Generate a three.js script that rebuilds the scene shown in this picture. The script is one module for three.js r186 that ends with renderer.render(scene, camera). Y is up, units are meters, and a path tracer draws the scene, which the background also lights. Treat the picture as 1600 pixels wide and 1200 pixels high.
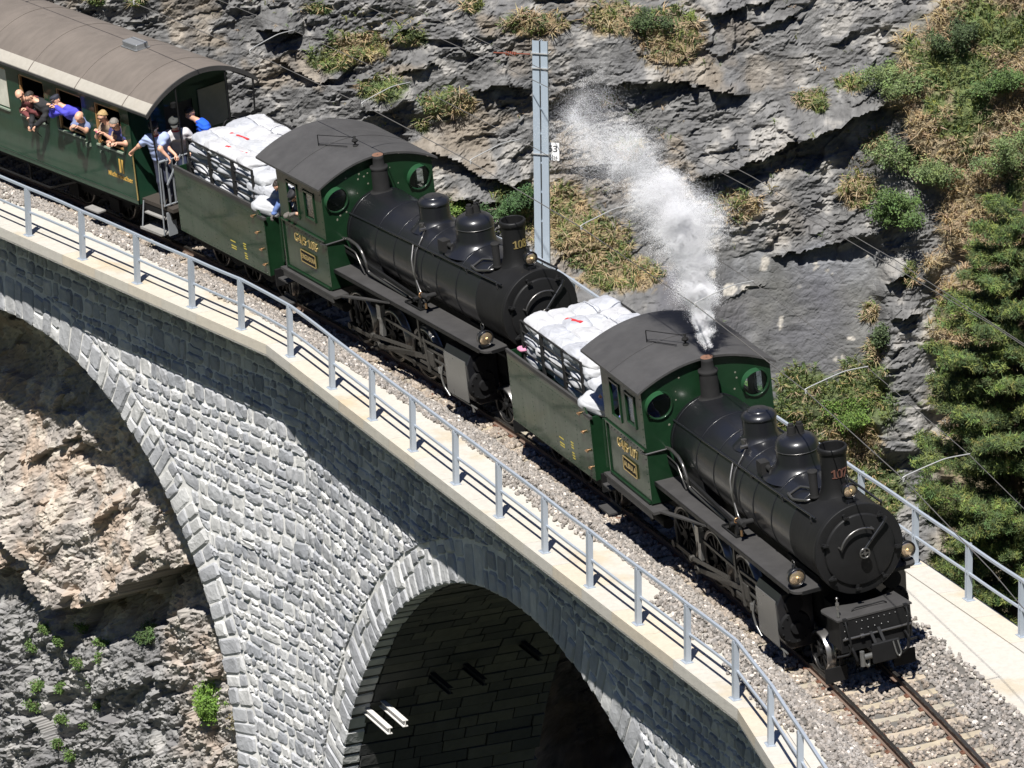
import * as THREE from 'three';
import { mergeGeometries, toCreasedNormals } from 'three/addons/utils/BufferGeometryUtils.js';
import { RoundedBoxGeometry } from 'three/addons/geometries/RoundedBoxGeometry.js';
import { FontLoader } from 'three/addons/loaders/FontLoader.js';
import { TextGeometry } from 'three/addons/geometries/TextGeometry.js';

const V3 = (x, y, z) => new THREE.Vector3(x, y, z);
const scene = new THREE.Scene();

// ---------- camera ----------
const camera = new THREE.PerspectiveCamera(7.277, 4 / 3, 1, 900);
{
  const yaw = -0.756954, pitch = 0.3256, roll = -0.013726;
  const fw = V3(Math.sin(yaw) * Math.cos(pitch), -Math.sin(pitch), -Math.cos(yaw) * Math.cos(pitch));
  const r = V3(Math.cos(yaw), 0, Math.sin(yaw)), u = r.clone().cross(fw);
  const r2 = r.clone().multiplyScalar(Math.cos(roll)).addScaledVector(u, Math.sin(roll));
  const u2 = u.clone().multiplyScalar(Math.cos(roll)).addScaledVector(r, -Math.sin(roll));
  camera.matrixAutoUpdate = true;
  camera.position.set(108.3464, 36.7169, 84.3317);
  camera.quaternion.setFromRotationMatrix(new THREE.Matrix4().makeBasis(r2, u2, fw.clone().negate()));
}
scene.add(camera);

// ---------- sky, sun, exposure ----------
{
  const w = 256, h = 128, d = new Float32Array(w * h * 4);
  for (let j = 0; j < h; j++) for (let i = 0; i < w; i++) {
    const el = ((j + 0.5) / h - 0.5) * Math.PI, az = ((i + 0.5) / w - 0.5) * 2 * Math.PI;
    const y = Math.sin(el), t = Math.pow(Math.max(0, 1 - Math.max(y, 0)), 3.2);
    const sun = Math.max(0, (Math.cos(el) * Math.cos(az) * 0.251 + y * 0.852 + Math.cos(el) * Math.sin(az) * 0.46));
    const k = 0.85 + 0.5 * Math.pow(sun, 6);
    const o = (j * w + i) * 4;
    if (y < 0) { d[o] = 0.06; d[o + 1] = 0.065; d[o + 2] = 0.06; } else {
      d[o] = (0.022 + 0.045 * t) * k; d[o + 1] = (0.052 + 0.072 * t) * k; d[o + 2] = (0.17 + 0.115 * t) * k;
    }
    d[o + 3] = 1;
  }
  const sky = new THREE.DataTexture(d, w, h, THREE.RGBAFormat, THREE.FloatType);
  sky.mapping = THREE.EquirectangularReflectionMapping; sky.magFilter = sky.minFilter = THREE.LinearFilter; sky.needsUpdate = true;
  scene.background = sky; scene.environment = sky;
}
const sun = new THREE.DirectionalLight(new THREE.Color().setRGB(1, 0.972, 0.925), 5);
sun.position.set(30 + 29.5, 100, 5 + 54); sun.target.position.set(30, 0, 5);
sun.castShadow = true; sun.shadow.mapSize.set(4096, 4096);
Object.assign(sun.shadow.camera, { left: -45, right: 45, top: 45, bottom: -45, near: 1, far: 300 });
scene.add(sun, sun.target);
const renderer = new THREE.WebGLRenderer({ antialias: true });
renderer.setSize(1024, 768);
renderer.toneMapping = THREE.LinearToneMapping;
renderer.toneMappingExposure = 1.75;
renderer.shadowMap.enabled = true;

// ---------- random numbers and noise ----------
function rng(seed) { let a = seed >>> 0; return () => { a = (a + 0x6D2B79F5) | 0; let t = Math.imul(a ^ (a >>> 15), 1 | a); t = (t + Math.imul(t ^ (t >>> 7), 61 | t)) ^ t; return ((t ^ (t >>> 14)) >>> 0) / 4294967296; }; }
function h3(x, y, z) { let n = Math.imul(x, 374761393) + Math.imul(y, 668265263) + Math.imul(z, 1274126177); n = Math.imul(n ^ (n >>> 13), 1274126177); return ((n ^ (n >>> 16)) >>> 0) / 4294967296; }
const sm = (t) => t * t * (3 - 2 * t), lerp = (a, b, t) => a + (b - a) * t, clamp = (x, a = 0, b = 1) => Math.min(b, Math.max(a, x));
const sst = (a, b, x) => sm(clamp((x - a) / (b - a)));
function n3(x, y, z, p = 0) {
  const X = Math.floor(x), Y = Math.floor(y), Z = Math.floor(z), fx = sm(x - X), fy = sm(y - Y), fz = sm(z - Z);
  const w = p ? (v) => ((v % p) + p) % p : (v) => v, x0 = w(X), x1 = w(X + 1), y0 = w(Y), y1 = w(Y + 1);
  const a = lerp(lerp(h3(x0, y0, Z), h3(x1, y0, Z), fx), lerp(h3(x0, y1, Z), h3(x1, y1, Z), fx), fy);
  const b = lerp(lerp(h3(x0, y0, Z + 1), h3(x1, y0, Z + 1), fx), lerp(h3(x0, y1, Z + 1), h3(x1, y1, Z + 1), fx), fy);
  return lerp(a, b, fz);
}
function fbm(x, y, z, o = 4) { let s = 0, a = 0.5, t = 0; for (let i = 0; i < o; i++) { s += a * n3(x, y, z + i * 17); t += a; a *= 0.5; x *= 2.03; y *= 2.03; z *= 2.03; } return s / t; }

// ---------- textures (computed) ----------
function texture(size, f, srgb, rep) {
  const d = new Uint8Array(size * size * 4);
  for (let j = 0; j < size; j++) for (let i = 0; i < size; i++) {
    const c = f(i / size, j / size), o = (j * size + i) * 4;
    if (typeof c === 'number') d[o] = d[o + 1] = d[o + 2] = clamp(c) * 255; else { d[o] = clamp(c[0]) * 255; d[o + 1] = clamp(c[1]) * 255; d[o + 2] = clamp(c[2]) * 255; }
    d[o + 3] = 255;
  }
  const t = new THREE.DataTexture(d, size, size); t.wrapS = t.wrapT = THREE.RepeatWrapping; t.magFilter = t.minFilter = THREE.LinearFilter;
  if (srgb) t.colorSpace = THREE.SRGBColorSpace;
  t.repeat.set(rep, rep); t.needsUpdate = true; return t;
}
function tfbm(u, v, f, o, seed) { let s = 0, a = 0.5, t = 0; for (let i = 0; i < o; i++) { s += a * n3(u * f, v * f, seed + i * 7.3, f); t += a; a *= 0.55; f *= 2; } return s / t; }
const ridge = (x) => 1 - Math.abs(2 * x - 1);
const T = {
  rough: texture(512, (u, v) => 0.6 * tfbm(u, v, 6, 6, 1.5) + 0.4 * ridge(tfbm(u, v, 4, 5, 9.5)), false, 1 / 1.7),
  tone: texture(512, (u, v) => { const n = tfbm(u, v, 4, 6, 3.5), m = tfbm(u, v, 20, 3, 21.5); const k = 0.72 + 0.34 * n + 0.12 * (m - 0.5); return [k, k, k]; }, true, 1 / 2.3),
  stain: texture(512, (u, v) => { const n = tfbm(u, v, 3, 6, 33.5), m = tfbm(u, v, 40, 3, 41.5), w = sst(0.5, 0.7, n); return [0.94 + 0.1 * (m - 0.5) - 0.03 * w, 0.925 + 0.1 * (m - 0.5) - 0.06 * w, 0.9 + 0.1 * (m - 0.5) - 0.11 * w]; }, true, 1 / 3.1),
  grime: texture(512, (u, v) => { const n = tfbm(u, v, 5, 6, 53.5), m = tfbm(u, v * 0.25, 16, 3, 61.5), k = 0.55 + 0.4 * n + 0.25 * (m - 0.5); return [k, k, k]; }, false, 1 / 1.9),
  rock: (() => { const wl = (u, v, f, sd) => { const x = u * f, y = v * f, X = Math.floor(x), Y = Math.floor(y); let a = 9, b = 9; for (let i = -1; i <= 1; i++) for (let j = -1; j <= 1; j++) { const cx = ((X + i) % f + f) % f, cy = ((Y + j) % f + f) % f, d = Math.hypot(X + i + h3(cx, cy, sd) - x, Y + j + h3(cx, cy, sd + 1) - y); if (d < a) { b = a; a = d; } else if (d < b) b = d; } return b - a; };
    return texture(1024, (u, v) => { const wu = u + 0.05 * (tfbm(u, v, 6, 4, 91.5) - 0.5), wv = v + 0.05 * (tfbm(u, v, 6, 4, 95.5) - 0.5); return 0.45 * tfbm(u, v, 8, 6, 1.5) + 0.07 * Math.min(1, wl(wu, wv, 7, 5) * 5) + 0.05 * Math.min(1, wl(wu, wv, 22, 7) * 4) + 0.25 * ridge(tfbm(u * 1, v * 1, 10, 5, 9.5)); }, false, 1 / 3.3); })(),
  fine: texture(256, (u, v) => tfbm(u, v, 32, 3, 71.5), false, 1 / 0.5),
  weave: texture(256, (u, v) => 0.5 + 0.25 * tfbm(u, v, 8, 4, 81.5) + 0.06 * Math.sin(u * 6.283 * 64) * Math.sin(v * 6.283 * 64), false, 1 / 0.6),
};
const rgb = (r, g, b) => new THREE.Color().setRGB(r, g, b);
function mat(c, roughness = 0.8, o = {}) {
  const P = o.clearcoat !== undefined || o.transmission !== undefined || o.sheen !== undefined ? THREE.MeshPhysicalMaterial : THREE.MeshStandardMaterial;
  return new P({ color: Array.isArray(c) ? rgb(...c) : c, roughness, ...o });
}

// ---------- geometry helpers ----------
const M4 = THREE.Matrix4;
const mv = (g, x = 0, y = 0, z = 0) => g.translate(x, y, z);
const box = (w, h, d, x = 0, y = 0, z = 0) => new THREE.BoxGeometry(w, h, d).translate(x, y, z);
const rbox = (w, h, d, r, x = 0, y = 0, z = 0) => new RoundedBoxGeometry(w, h, d, 2, r).translate(x, y, z);
function cyl(r1, r2, len, axis, x, y, z, seg = 20, open = false) {   // along the axis, r1 at its start
  const g = new THREE.CylinderGeometry(r2, r1, len, seg, 1, open);
  if (axis === 'x') g.rotateZ(-Math.PI / 2); if (axis === 'z') g.rotateX(Math.PI / 2);
  return g.translate(x, y, z);
}
const tube = (pts, r, seg = 24, rs = 6, closed = false) => new THREE.TubeGeometry(new THREE.CatmullRomCurve3(pts.map((p) => (p.isVector3 ? p : V3(...p))), closed, 'catmullrom', 0.25), seg, r, rs, closed);
function bar(a, b, w, h = w) {   // a square bar between two points
  const A = V3(...a), B = V3(...b), d = B.clone().sub(A), L = d.length(), g = new THREE.BoxGeometry(w, h, L);
  const up = Math.abs(d.y / L) > 0.95 ? V3(1, 0, 0) : V3(0, 1, 0), z = d.normalize(), x = up.clone().cross(z).normalize(), y = z.clone().cross(x);
  return g.applyMatrix4(new M4().makeBasis(x, y, z).setPosition(A.add(B).multiplyScalar(0.5)));
}
function rod(a, b, r, seg = 8) {
  const A = V3(...a), B = V3(...b), d = B.clone().sub(A), L = d.length(), g = new THREE.CylinderGeometry(r, r, L, seg);
  return g.applyQuaternion(new THREE.Quaternion().setFromUnitVectors(V3(0, 1, 0), d.normalize())).translate(...A.add(B).multiplyScalar(0.5).toArray());
}
const lathe = (pr, seg = 32) => new THREE.LatheGeometry(pr.map(([r, y]) => new THREE.Vector2(r, y)), seg);
function shape(pts, holes = []) { const s = new THREE.Shape(pts.map((p) => new THREE.Vector2(...p))); for (const h of holes) s.holes.push(Array.isArray(h) ? new THREE.Path(h.map((p) => new THREE.Vector2(...p))) : h); return s; }
const ext = (s, depth, bevel = 0, seg = 12) => new THREE.ExtrudeGeometry(s, { depth, bevelEnabled: bevel > 0, bevelThickness: bevel, bevelSize: bevel, bevelSegments: 1, curveSegments: seg });
function fit(gs) {   // one non-indexed geometry with uv in metres from the facing of each face
  gs = (Array.isArray(gs) ? gs : [gs]).flat(3).map((g) => {
    const q = g.index ? g.toNonIndexed() : g.clone();
    for (const k of Object.keys(q.attributes)) if (!['position', 'normal', 'color'].includes(k)) q.deleteAttribute(k);
    if (!q.attributes.normal) q.computeVertexNormals();
    return q;
  });
  const m = gs.length > 1 ? mergeGeometries(gs) : gs[0], p = m.attributes.position, n = m.attributes.normal, uv = new Float32Array(p.count * 2);
  for (let i = 0; i < p.count; i += 3) {
    const nx = Math.abs(n.getX(i) + n.getX(i + 1)), ny = Math.abs(n.getY(i) + n.getY(i + 1)), nz = Math.abs(n.getZ(i) + n.getZ(i + 1));
    for (let k = i; k < i + 3; k++) {
      const x = p.getX(k), y = p.getY(k), z = p.getZ(k);
      uv[2 * k] = nx > ny && nx > nz ? z : x; uv[2 * k + 1] = ny > nx && ny >= nz ? z : y;
    }
  }
  m.setAttribute('uv', new THREE.BufferAttribute(uv, 2)); return m;
}
const taken = new Map();
function numbered(n) { const k = taken.get(n) || 0; taken.set(n, k + 1); return k ? n + '_' + String(k).padStart(3, '0') : n; }
function lit(o) { o.castShadow = o.receiveShadow = true; return o; }
function part(name, gs, m, parent, top) { const o = lit(new THREE.Mesh(fit(gs), m)); o.name = top ? numbered(name) : name; (parent || scene).add(o); return o; }
function tag(o, label, category, group, kind) { Object.assign(o.userData, { label, category }); if (group) o.userData.group = group; if (kind) o.userData.kind = kind; return o; }
function thing(name, label, category, group) { const o = new THREE.Group(); o.name = numbered(name); scene.add(o); return tag(o, label, category, group); }
function struct(name, gs, m) { const o = part(name, gs, m, scene, true); o.userData.kind = 'structure'; return o; }
function inst(name, geo, m, ms, cols, parent) {
  const o = lit(new THREE.InstancedMesh(geo, m, ms.length)); o.name = parent ? name : numbered(name);
  ms.forEach((q, i) => o.setMatrixAt(i, q)); if (cols) cols.forEach((c, i) => o.setColorAt(i, c));
  o.userData.kind = 'stuff'; (parent || scene).add(o); return o;
}

// ---------- the line of the railway: an arc of 99.76 m, the rails canted inwards ----------
const R = 99.763, KAP = 0.1006, SV = 29.638, SPAN = 21.676, HB = 0.029;
const W = (s, n, h) => V3((R - n) * Math.sin(s / R), h, R - (R - n) * Math.cos(s / R));
function frame(s, turn = 0, cant = KAP) {
  const a = s / R + turn, t = V3(Math.cos(a), 0, Math.sin(a)), z0 = V3(-Math.sin(a), 0, Math.cos(a)), y0 = V3(0, 1, 0);
  const y = z0.clone().multiplyScalar(Math.sin(cant)).addScaledVector(y0, Math.cos(cant)), z = z0.multiplyScalar(Math.cos(cant)).addScaledVector(y0, -Math.sin(cant));
  return new M4().makeBasis(t, y, z).setPosition(W(s, 0, 0));
}
const put = (o, m) => { m.decompose(o.position, o.quaternion, o.scale); return o; };
const WT = (s, n, h) => V3(0, h, n).applyMatrix4(frame(s));
// ================= viaduct =================
const viaduct = thing('stone_viaduct', 'grey rubble stone railway viaduct with two round arches under the train', 'viaduct');
const M = {
  mortar: mat([0.8, 0.785, 0.75], 0.95, { map: T.tone, bumpMap: T.rough, bumpScale: 0.03 }),
  stones: [[0.47, 0.475, 0.485], [0.39, 0.395, 0.41], [0.54, 0.54, 0.54], [0.43, 0.435, 0.45], [0.6, 0.595, 0.58], [0.33, 0.34, 0.36]].map((c) => mat(c, 0.92, { map: T.tone, bumpMap: T.rock, bumpScale: 0.05 })),
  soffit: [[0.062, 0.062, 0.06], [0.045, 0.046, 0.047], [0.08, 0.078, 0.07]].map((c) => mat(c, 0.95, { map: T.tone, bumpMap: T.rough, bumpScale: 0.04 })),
  coping: [[0.5, 0.485, 0.44], [0.515, 0.485, 0.425], [0.49, 0.48, 0.45], [0.52, 0.475, 0.40]].map((c) => mat(c, 0.9, { map: T.stain, bumpMap: T.fine, bumpScale: 0.006 })),
  fascia: mat([0.34, 0.325, 0.295], 0.95, { map: T.tone, bumpMap: T.fine, bumpScale: 0.02 }),
  walk: mat([0.5, 0.49, 0.46], 0.92, { map: T.stain, bumpMap: T.fine, bumpScale: 0.004 }),
  zinc: mat([0.36, 0.40, 0.45], 0.5, { metalness: 0.25, roughnessMap: T.grime }),
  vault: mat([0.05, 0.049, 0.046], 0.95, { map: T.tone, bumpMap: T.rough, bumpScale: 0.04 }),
  rust: mat([0.16, 0.07, 0.04], 0.9, { map: T.tone }),
};
function chord(k, n) {
  const A = W(SV + k * SPAN, n, 0), B = W(SV + (k + 1) * SPAN, n, 0), t = B.clone().sub(A), L = t.length(); t.normalize();
  return { A, t, L, nrm: V3(-t.z, 0, t.x), m: new M4().makeBasis(t, V3(0, 1, 0), V3(-t.z, 0, t.x)).setPosition(A) };
}
const NWALL = 1.6, BOT = -46;
const ARCH = { '-1': { c: 10.3, y: -10.5, r: 8.2 }, '0': { c: 10.5, y: -11.7, r: 9.65 } };
function outline(pts, cut, jit, rnd) {   // rounds the corners of a stone
  const o = [], n = pts.length;
  for (let i = 0; i < n; i++) {
    const a = pts[i], b = pts[(i + 1) % n], j = () => (rnd() - 0.5) * jit;
    o.push([lerp(a[0], b[0], cut) + j(), lerp(a[1], b[1], cut) + j()], [lerp(a[0], b[0], 1 - cut) + j(), lerp(a[1], b[1], 1 - cut) + j()]);
  }
  return o;
}
function inset(pts, d) {
  let cx = 0, cy = 0; for (const p of pts) { cx += p[0] / pts.length; cy += p[1] / pts.length; }
  return pts.map(([x, y]) => { const l = Math.hypot(x - cx, y - cy) || 1; return [x - (x - cx) / l * d, y - (y - cy) / l * d]; });
}
function stoneGeo(pts, proud, back, rnd, rough = 1) {
  const n = pts.length, v = []; let cx = 0, cy = 0; for (const p of pts) { cx += p[0] / n; cy += p[1] / n; }
  const tx = (rnd() - 0.5) * 0.12 * rough, ty = (rnd() - 0.5) * 0.1 * rough, ring = [];
  for (const p of pts) { const k = 0.74 + rnd() * 0.14, x = cx + (p[0] - cx) * k, y = cy + (p[1] - cy) * k; ring.push([x, y, proud * (0.75 + rnd() * 0.5 * rough) + (x - cx) * tx + (y - cy) * ty]); }
  const c = [cx, cy, proud * (0.9 + rnd() * 0.5 * rough)], tri = (a, b, d) => v.push(...a, ...b, ...d);
  const q = [cx + (rnd() - .5) * .06, cy + (rnd() - .5) * .06, c[2]];
  for (let i = 0; i < n; i++) {
    const j = (i + 1) % n, a = [pts[i][0], pts[i][1], proud * 0.25], b = [pts[j][0], pts[j][1], proud * 0.25], a0 = [pts[i][0], pts[i][1], back], b0 = [pts[j][0], pts[j][1], back];
    tri(a0, b0, b); tri(a0, b, a); tri(a, b, ring[j]); tri(a, ring[j], ring[i]); tri(ring[i], ring[j], q);
  }
  const g = new THREE.BufferGeometry(); g.setAttribute('position', new THREE.Float32BufferAttribute(v, 3)); g.computeVertexNormals(); return g;
}
const area = (p) => { let a = 0; for (let i = 0; i < p.length; i++) { const q = p[(i + 1) % p.length]; a += p[i][0] * q[1] - q[0] * p[i][1]; } return a / 2; };
const wallStones = [], archStones = [];
function archNotch(k) { const a = ARCH[k]; return a; }
for (let k = -2; k <= 1; k++) {
  const near = chord(k, NWALL), far = chord(k, -2.45), L = near.L, a = ARCH[k], depth = 4.4;
  const s = new THREE.Shape();
  s.moveTo(0, BOT);
  if (a) { s.lineTo(a.c - a.r, BOT); s.lineTo(a.c - a.r, a.y); s.absarc(a.c, a.y, a.r, Math.PI, 0, true); s.lineTo(a.c + a.r, BOT); }
  s.lineTo(L, BOT); s.lineTo(L, -0.27); s.lineTo(0, -0.27); s.closePath();
  const g = new THREE.ExtrudeGeometry(s, { depth, bevelEnabled: false, curveSegments: 48 }).translate(0, 0, -depth);
  const p = g.attributes.position;
  for (let i = 0; i < p.count; i++) { const f = 1 + (-p.getZ(i) / depth) * (far.L / L - 1); p.setX(i, L / 2 + (p.getX(i) - L / 2) * f); }
  g.computeVertexNormals();
  const flat = g.index ? g.toNonIndexed() : g, caps = [], sides = [], fp = flat.attributes.position; flat.computeVertexNormals(); const fn = flat.attributes.normal;
  for (let i = 0; i < fp.count; i += 3) { const inner = Math.abs(fn.getZ(i)) < 0.7 && a && fp.getX(i) > 0.3 && fp.getX(i) < L - 0.3 && fp.getY(i) < -1; for (let q = i; q < i + 3; q++) (inner ? sides : caps).push(fp.getX(q), fp.getY(q), fp.getZ(q)); }
  const G = (arr) => { const x = new THREE.BufferGeometry(); x.setAttribute('position', new THREE.Float32BufferAttribute(arr, 3)); x.computeVertexNormals(); return x; };
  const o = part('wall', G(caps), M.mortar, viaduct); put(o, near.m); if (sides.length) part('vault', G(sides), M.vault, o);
  if (k < -1 || k > 0) continue;
  const rnd = rng(100 + k), inv = near;
  const ring = (ph) => a.r + 0.92, t0 = k === -1 ? 5.5 : -0.035, t1 = L + 0.035, ybot = k === -1 ? -13 : -14;
  // courses of rubble
  let y = -0.2, row = 0;
  while (y > ybot) {
    const h = 0.15 + rnd() * rnd() * 0.26 + rnd() * 0.06, yb = y - h, wob = (t, r) => 0.09 * (n3(t * 0.9, r * 3.1, 5 + k) - 0.5) + 0.05 * (n3(t * 3.1, r * 3.1, 9) - 0.5);
    let t = t0 - rnd() * 0.3;
    while (t < t1) {
      let w = 0.14 + rnd() * 0.3 + (rnd() < 0.16 ? 0.22 : 0); const A = Math.max(t, t0), B = Math.min(t + w, t1); t += w;
      if (B - A < 0.1) continue;
      const parts = h > 0.34 && rnd() < 0.4 ? 2 : 1, mid = 0.35 + rnd() * 0.3, sk = () => (rnd() - 0.5) * 0.09;
      for (let q = 0; q < parts; q++) {
        const yt = parts === 1 || q === 0 ? 0 : -h * mid, ybm = parts === 1 || q === 1 ? -h : -h * mid;
        const topAt = (x) => y + yt + (q === 0 ? wob(x, row) : wob(x, row + 0.5)), botAt = (x) => y + ybm + (parts === 2 && q === 0 ? wob(x, row + 0.5) : wob(x, row + 1));
        const m1 = (A + B) / 2;
        let poly = [[A + sk() * .5, botAt(A)], [m1, botAt(m1)], [B + sk() * .5, botAt(B)], [B + sk(), topAt(B)], [m1 + sk(), topAt(m1)], [A + sk(), topAt(A)]];
        let hit = 0;
        if (a) poly = poly.map(([x, yy]) => {
          const Rr = a.r + 0.83; if (yy >= a.y) { const d = Math.hypot(x - a.c, yy - a.y); if (d < Rr) { hit++; return [a.c + (x - a.c) / d * Rr, a.y + (yy - a.y) / d * Rr]; } } else if (Math.abs(x - a.c) < a.r + 0.55) { hit++; return [a.c + Math.sign(x - a.c) * (a.r + 0.55), yy]; }
          return [x, yy];
        });
        if (hit >= 5 || area(poly) < 0.012) continue;
        const g = stoneGeo(outline(inset(poly, 0.018 + rnd() * 0.016), 0.24, 0.028, rnd), 0.02 + rnd() * 0.04, -0.06, rnd, 0.9);
        wallStones.push({ g, area: area(poly), m: near.m, parent: o, c: Math.floor(rnd() * 6) });
      }
    }
    y = yb; row++;
  }
  // voussoirs
  if (!a) continue;
  const from = k === -1 ? 0 : 0.55, to = k === -1 ? 2.1 : Math.PI; let ph = from;
  while (ph < to) {
    const dp = (0.25 + rnd() * 0.2) / (a.r + 0.4), e = Math.min(ph + dp, to), Rx = a.r + 0.72 + rnd() * 0.13, pol = (r, f) => [a.c + r * Math.cos(f), a.y + r * Math.sin(f)];
    const cuts = rnd() < 0.35 ? [a.r - 0.012, Rx] : [a.r - 0.012, a.r + 0.25 + rnd() * 0.35, Rx];
    for (let q = 0; q + 1 < cuts.length; q++) {
      const g0 = 0.022 / (a.r + 0.4), sk = (rnd() - 0.5) * 0.01;
      const poly = [pol(cuts[q] + (q ? 0.02 : 0), ph + g0), pol(cuts[q + 1] - 0.012, ph + g0 + sk), pol(cuts[q + 1] - 0.012, e - g0 + sk), pol(cuts[q] + (q ? 0.02 : 0), e - g0)].reverse();
      archStones.push({ g: stoneGeo(outline(poly, 0.12, 0.022, rnd), 0.025 + rnd() * 0.03, -0.35, rnd, 0.6), m: near.m, parent: o, c: Math.floor(rnd() * 5) });
    }
    ph = e;
  }
  // quoins below the springing
  for (const sd of k === -1 ? [1] : [-1]) {
    let yy = a.y;
    while (yy > ybot) {
      const h = 0.32 + rnd() * 0.2, w1 = 0.25 + rnd() * 0.22, xs = [0, w1, 0.62], X = (d) => a.c + sd * (a.r - 0.012 + d);
      for (let q = 0; q < 2; q++) {
        let poly = [[X(xs[q] + 0.015), yy - h + 0.02], [X(xs[q + 1] - 0.015), yy - h + 0.02], [X(xs[q + 1] - 0.015), yy - 0.02], [X(xs[q] + 0.015), yy - 0.02]]; if (area(poly) < 0) poly.reverse();
        archStones.push({ g: stoneGeo(outline(poly, 0.12, 0.02, rnd), 0.05 + rnd() * 0.05, -0.3, rnd, 0.8), m: near.m, parent: o, c: Math.floor(rnd() * 5) });
      }
      yy -= h;
    }
  }
  if (k === 0) {   // blocks of the shaded vault and of the pier below it
    const d0 = 0.15; let n = 0;
    for (let f = Math.PI / 2 - 0.1; f < Math.PI; f += 0.3 / a.r) {
      let z = -0.3 - rnd() * 0.1; n++;
      while (z > -4.2) {
        const l = 0.35 + rnd() * 0.75, l2 = Math.max(z - l, -4.3), wd = 0.3 - 0.02 - rnd() * 0.02;
        const b = box(wd, 0.2, z - l2 - 0.03, 0, 0.1 - 0.012 - rnd() * 0.03, (z + l2) / 2), fm = f + 0.15 / a.r;
        b.rotateZ(0); const mm = new M4().makeBasis(V3(-Math.sin(fm), Math.cos(fm), 0), V3(Math.cos(fm), Math.sin(fm), 0), V3(0, 0, -1)).setPosition(a.c + a.r * Math.cos(fm), a.y + a.r * Math.sin(fm), 0);
        b.scale(1, 1, -1); const idx = b.index; for (let i = 0; i < idx.count; i += 3) { const q = idx.getX(i); idx.setX(i, idx.getX(i + 2)); idx.setX(i + 2, q); }
        b.applyMatrix4(mm); b.deleteAttribute('normal'); const bn = b.toNonIndexed(); bn.computeVertexNormals();
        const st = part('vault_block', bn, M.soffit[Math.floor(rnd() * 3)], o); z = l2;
      }
    }
    let yy = a.y - 0.02;
    while (yy > -16) {
      const h = 0.3 + rnd() * 0.14; let z = -0.3 - rnd() * 0.1;
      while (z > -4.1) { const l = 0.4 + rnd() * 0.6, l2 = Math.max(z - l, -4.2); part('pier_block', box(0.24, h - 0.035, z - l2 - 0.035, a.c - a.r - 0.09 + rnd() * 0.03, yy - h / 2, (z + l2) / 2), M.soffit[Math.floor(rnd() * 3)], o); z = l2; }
      yy -= h;
    }
  }
}
function stonesUnder(list, name, limit) {
  const byMat = new Map();
  list.forEach((q, i) => {
    if (i < limit) { part(name, q.g, M.stones[q.c], q.parent); return; }
    const key = q.parent.uuid + q.c; if (!byMat.has(key)) byMat.set(key, { q, gs: [] }); byMat.get(key).gs.push(q.g);
  });
  for (const { q, gs } of byMat.values()) { const o = part('small_' + name, gs, M.stones[q.c], q.parent); o.userData.kind = 'stuff'; }
}
wallStones.sort((p, q) => q.area - p.area);
stonesUnder(wallStones, 'wall_stone', 300); stonesUnder(archStones, 'arch_stone', 300);

// coping slabs, walkway slabs (four lines of a chain of chords), deck
const polyAt = (s, n) => { const k = Math.floor((s - SV) / SPAN), c = chord(k, n); return c.A.clone().addScaledVector(c.t, ((s - SV) / SPAN - k) * c.L); };
function slab(s0, s1, f0, f1, top, th, name, m, gap = 0.006) {   // f0, f1: s -> point of the two long edges
  const a = f0(s0), b = f0(s1), c = f1(s1), d = f1(s0), v = [], q = [a, b, c, d].map((p) => p.clone());
  const ctr = q.reduce((x, p) => x.add(p.clone().multiplyScalar(0.25)), V3(0, 0, 0)); q.forEach((p) => p.lerp(ctr, gap / Math.max(p.distanceTo(ctr), 0.1)));
  const t = q.map((p) => V3(p.x, top, p.z)), u = q.map((p) => V3(p.x, top - th, p.z)), tri = (x, y, z) => v.push(...x.toArray(), ...y.toArray(), ...z.toArray()), quad = (x, y, z, w) => { tri(x, y, z); tri(x, z, w); };
  const cc = (b.x - a.x) * (d.z - a.z) - (b.z - a.z) * (d.x - a.x); if (cc > 0) { t.reverse(); u.reverse(); }
  quad(t[0], t[1], t[2], t[3]); quad(u[3], u[2], u[1], u[0]);
  for (let i = 0; i < 4; i++) { const j = (i + 1) % 4; quad(u[i], u[j], t[j], t[i]); }
  const g = new THREE.BufferGeometry(); g.setAttribute('position', new THREE.Float32BufferAttribute(v, 3)); g.computeVertexNormals();
  return part(name, g, m, viaduct);
}
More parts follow.
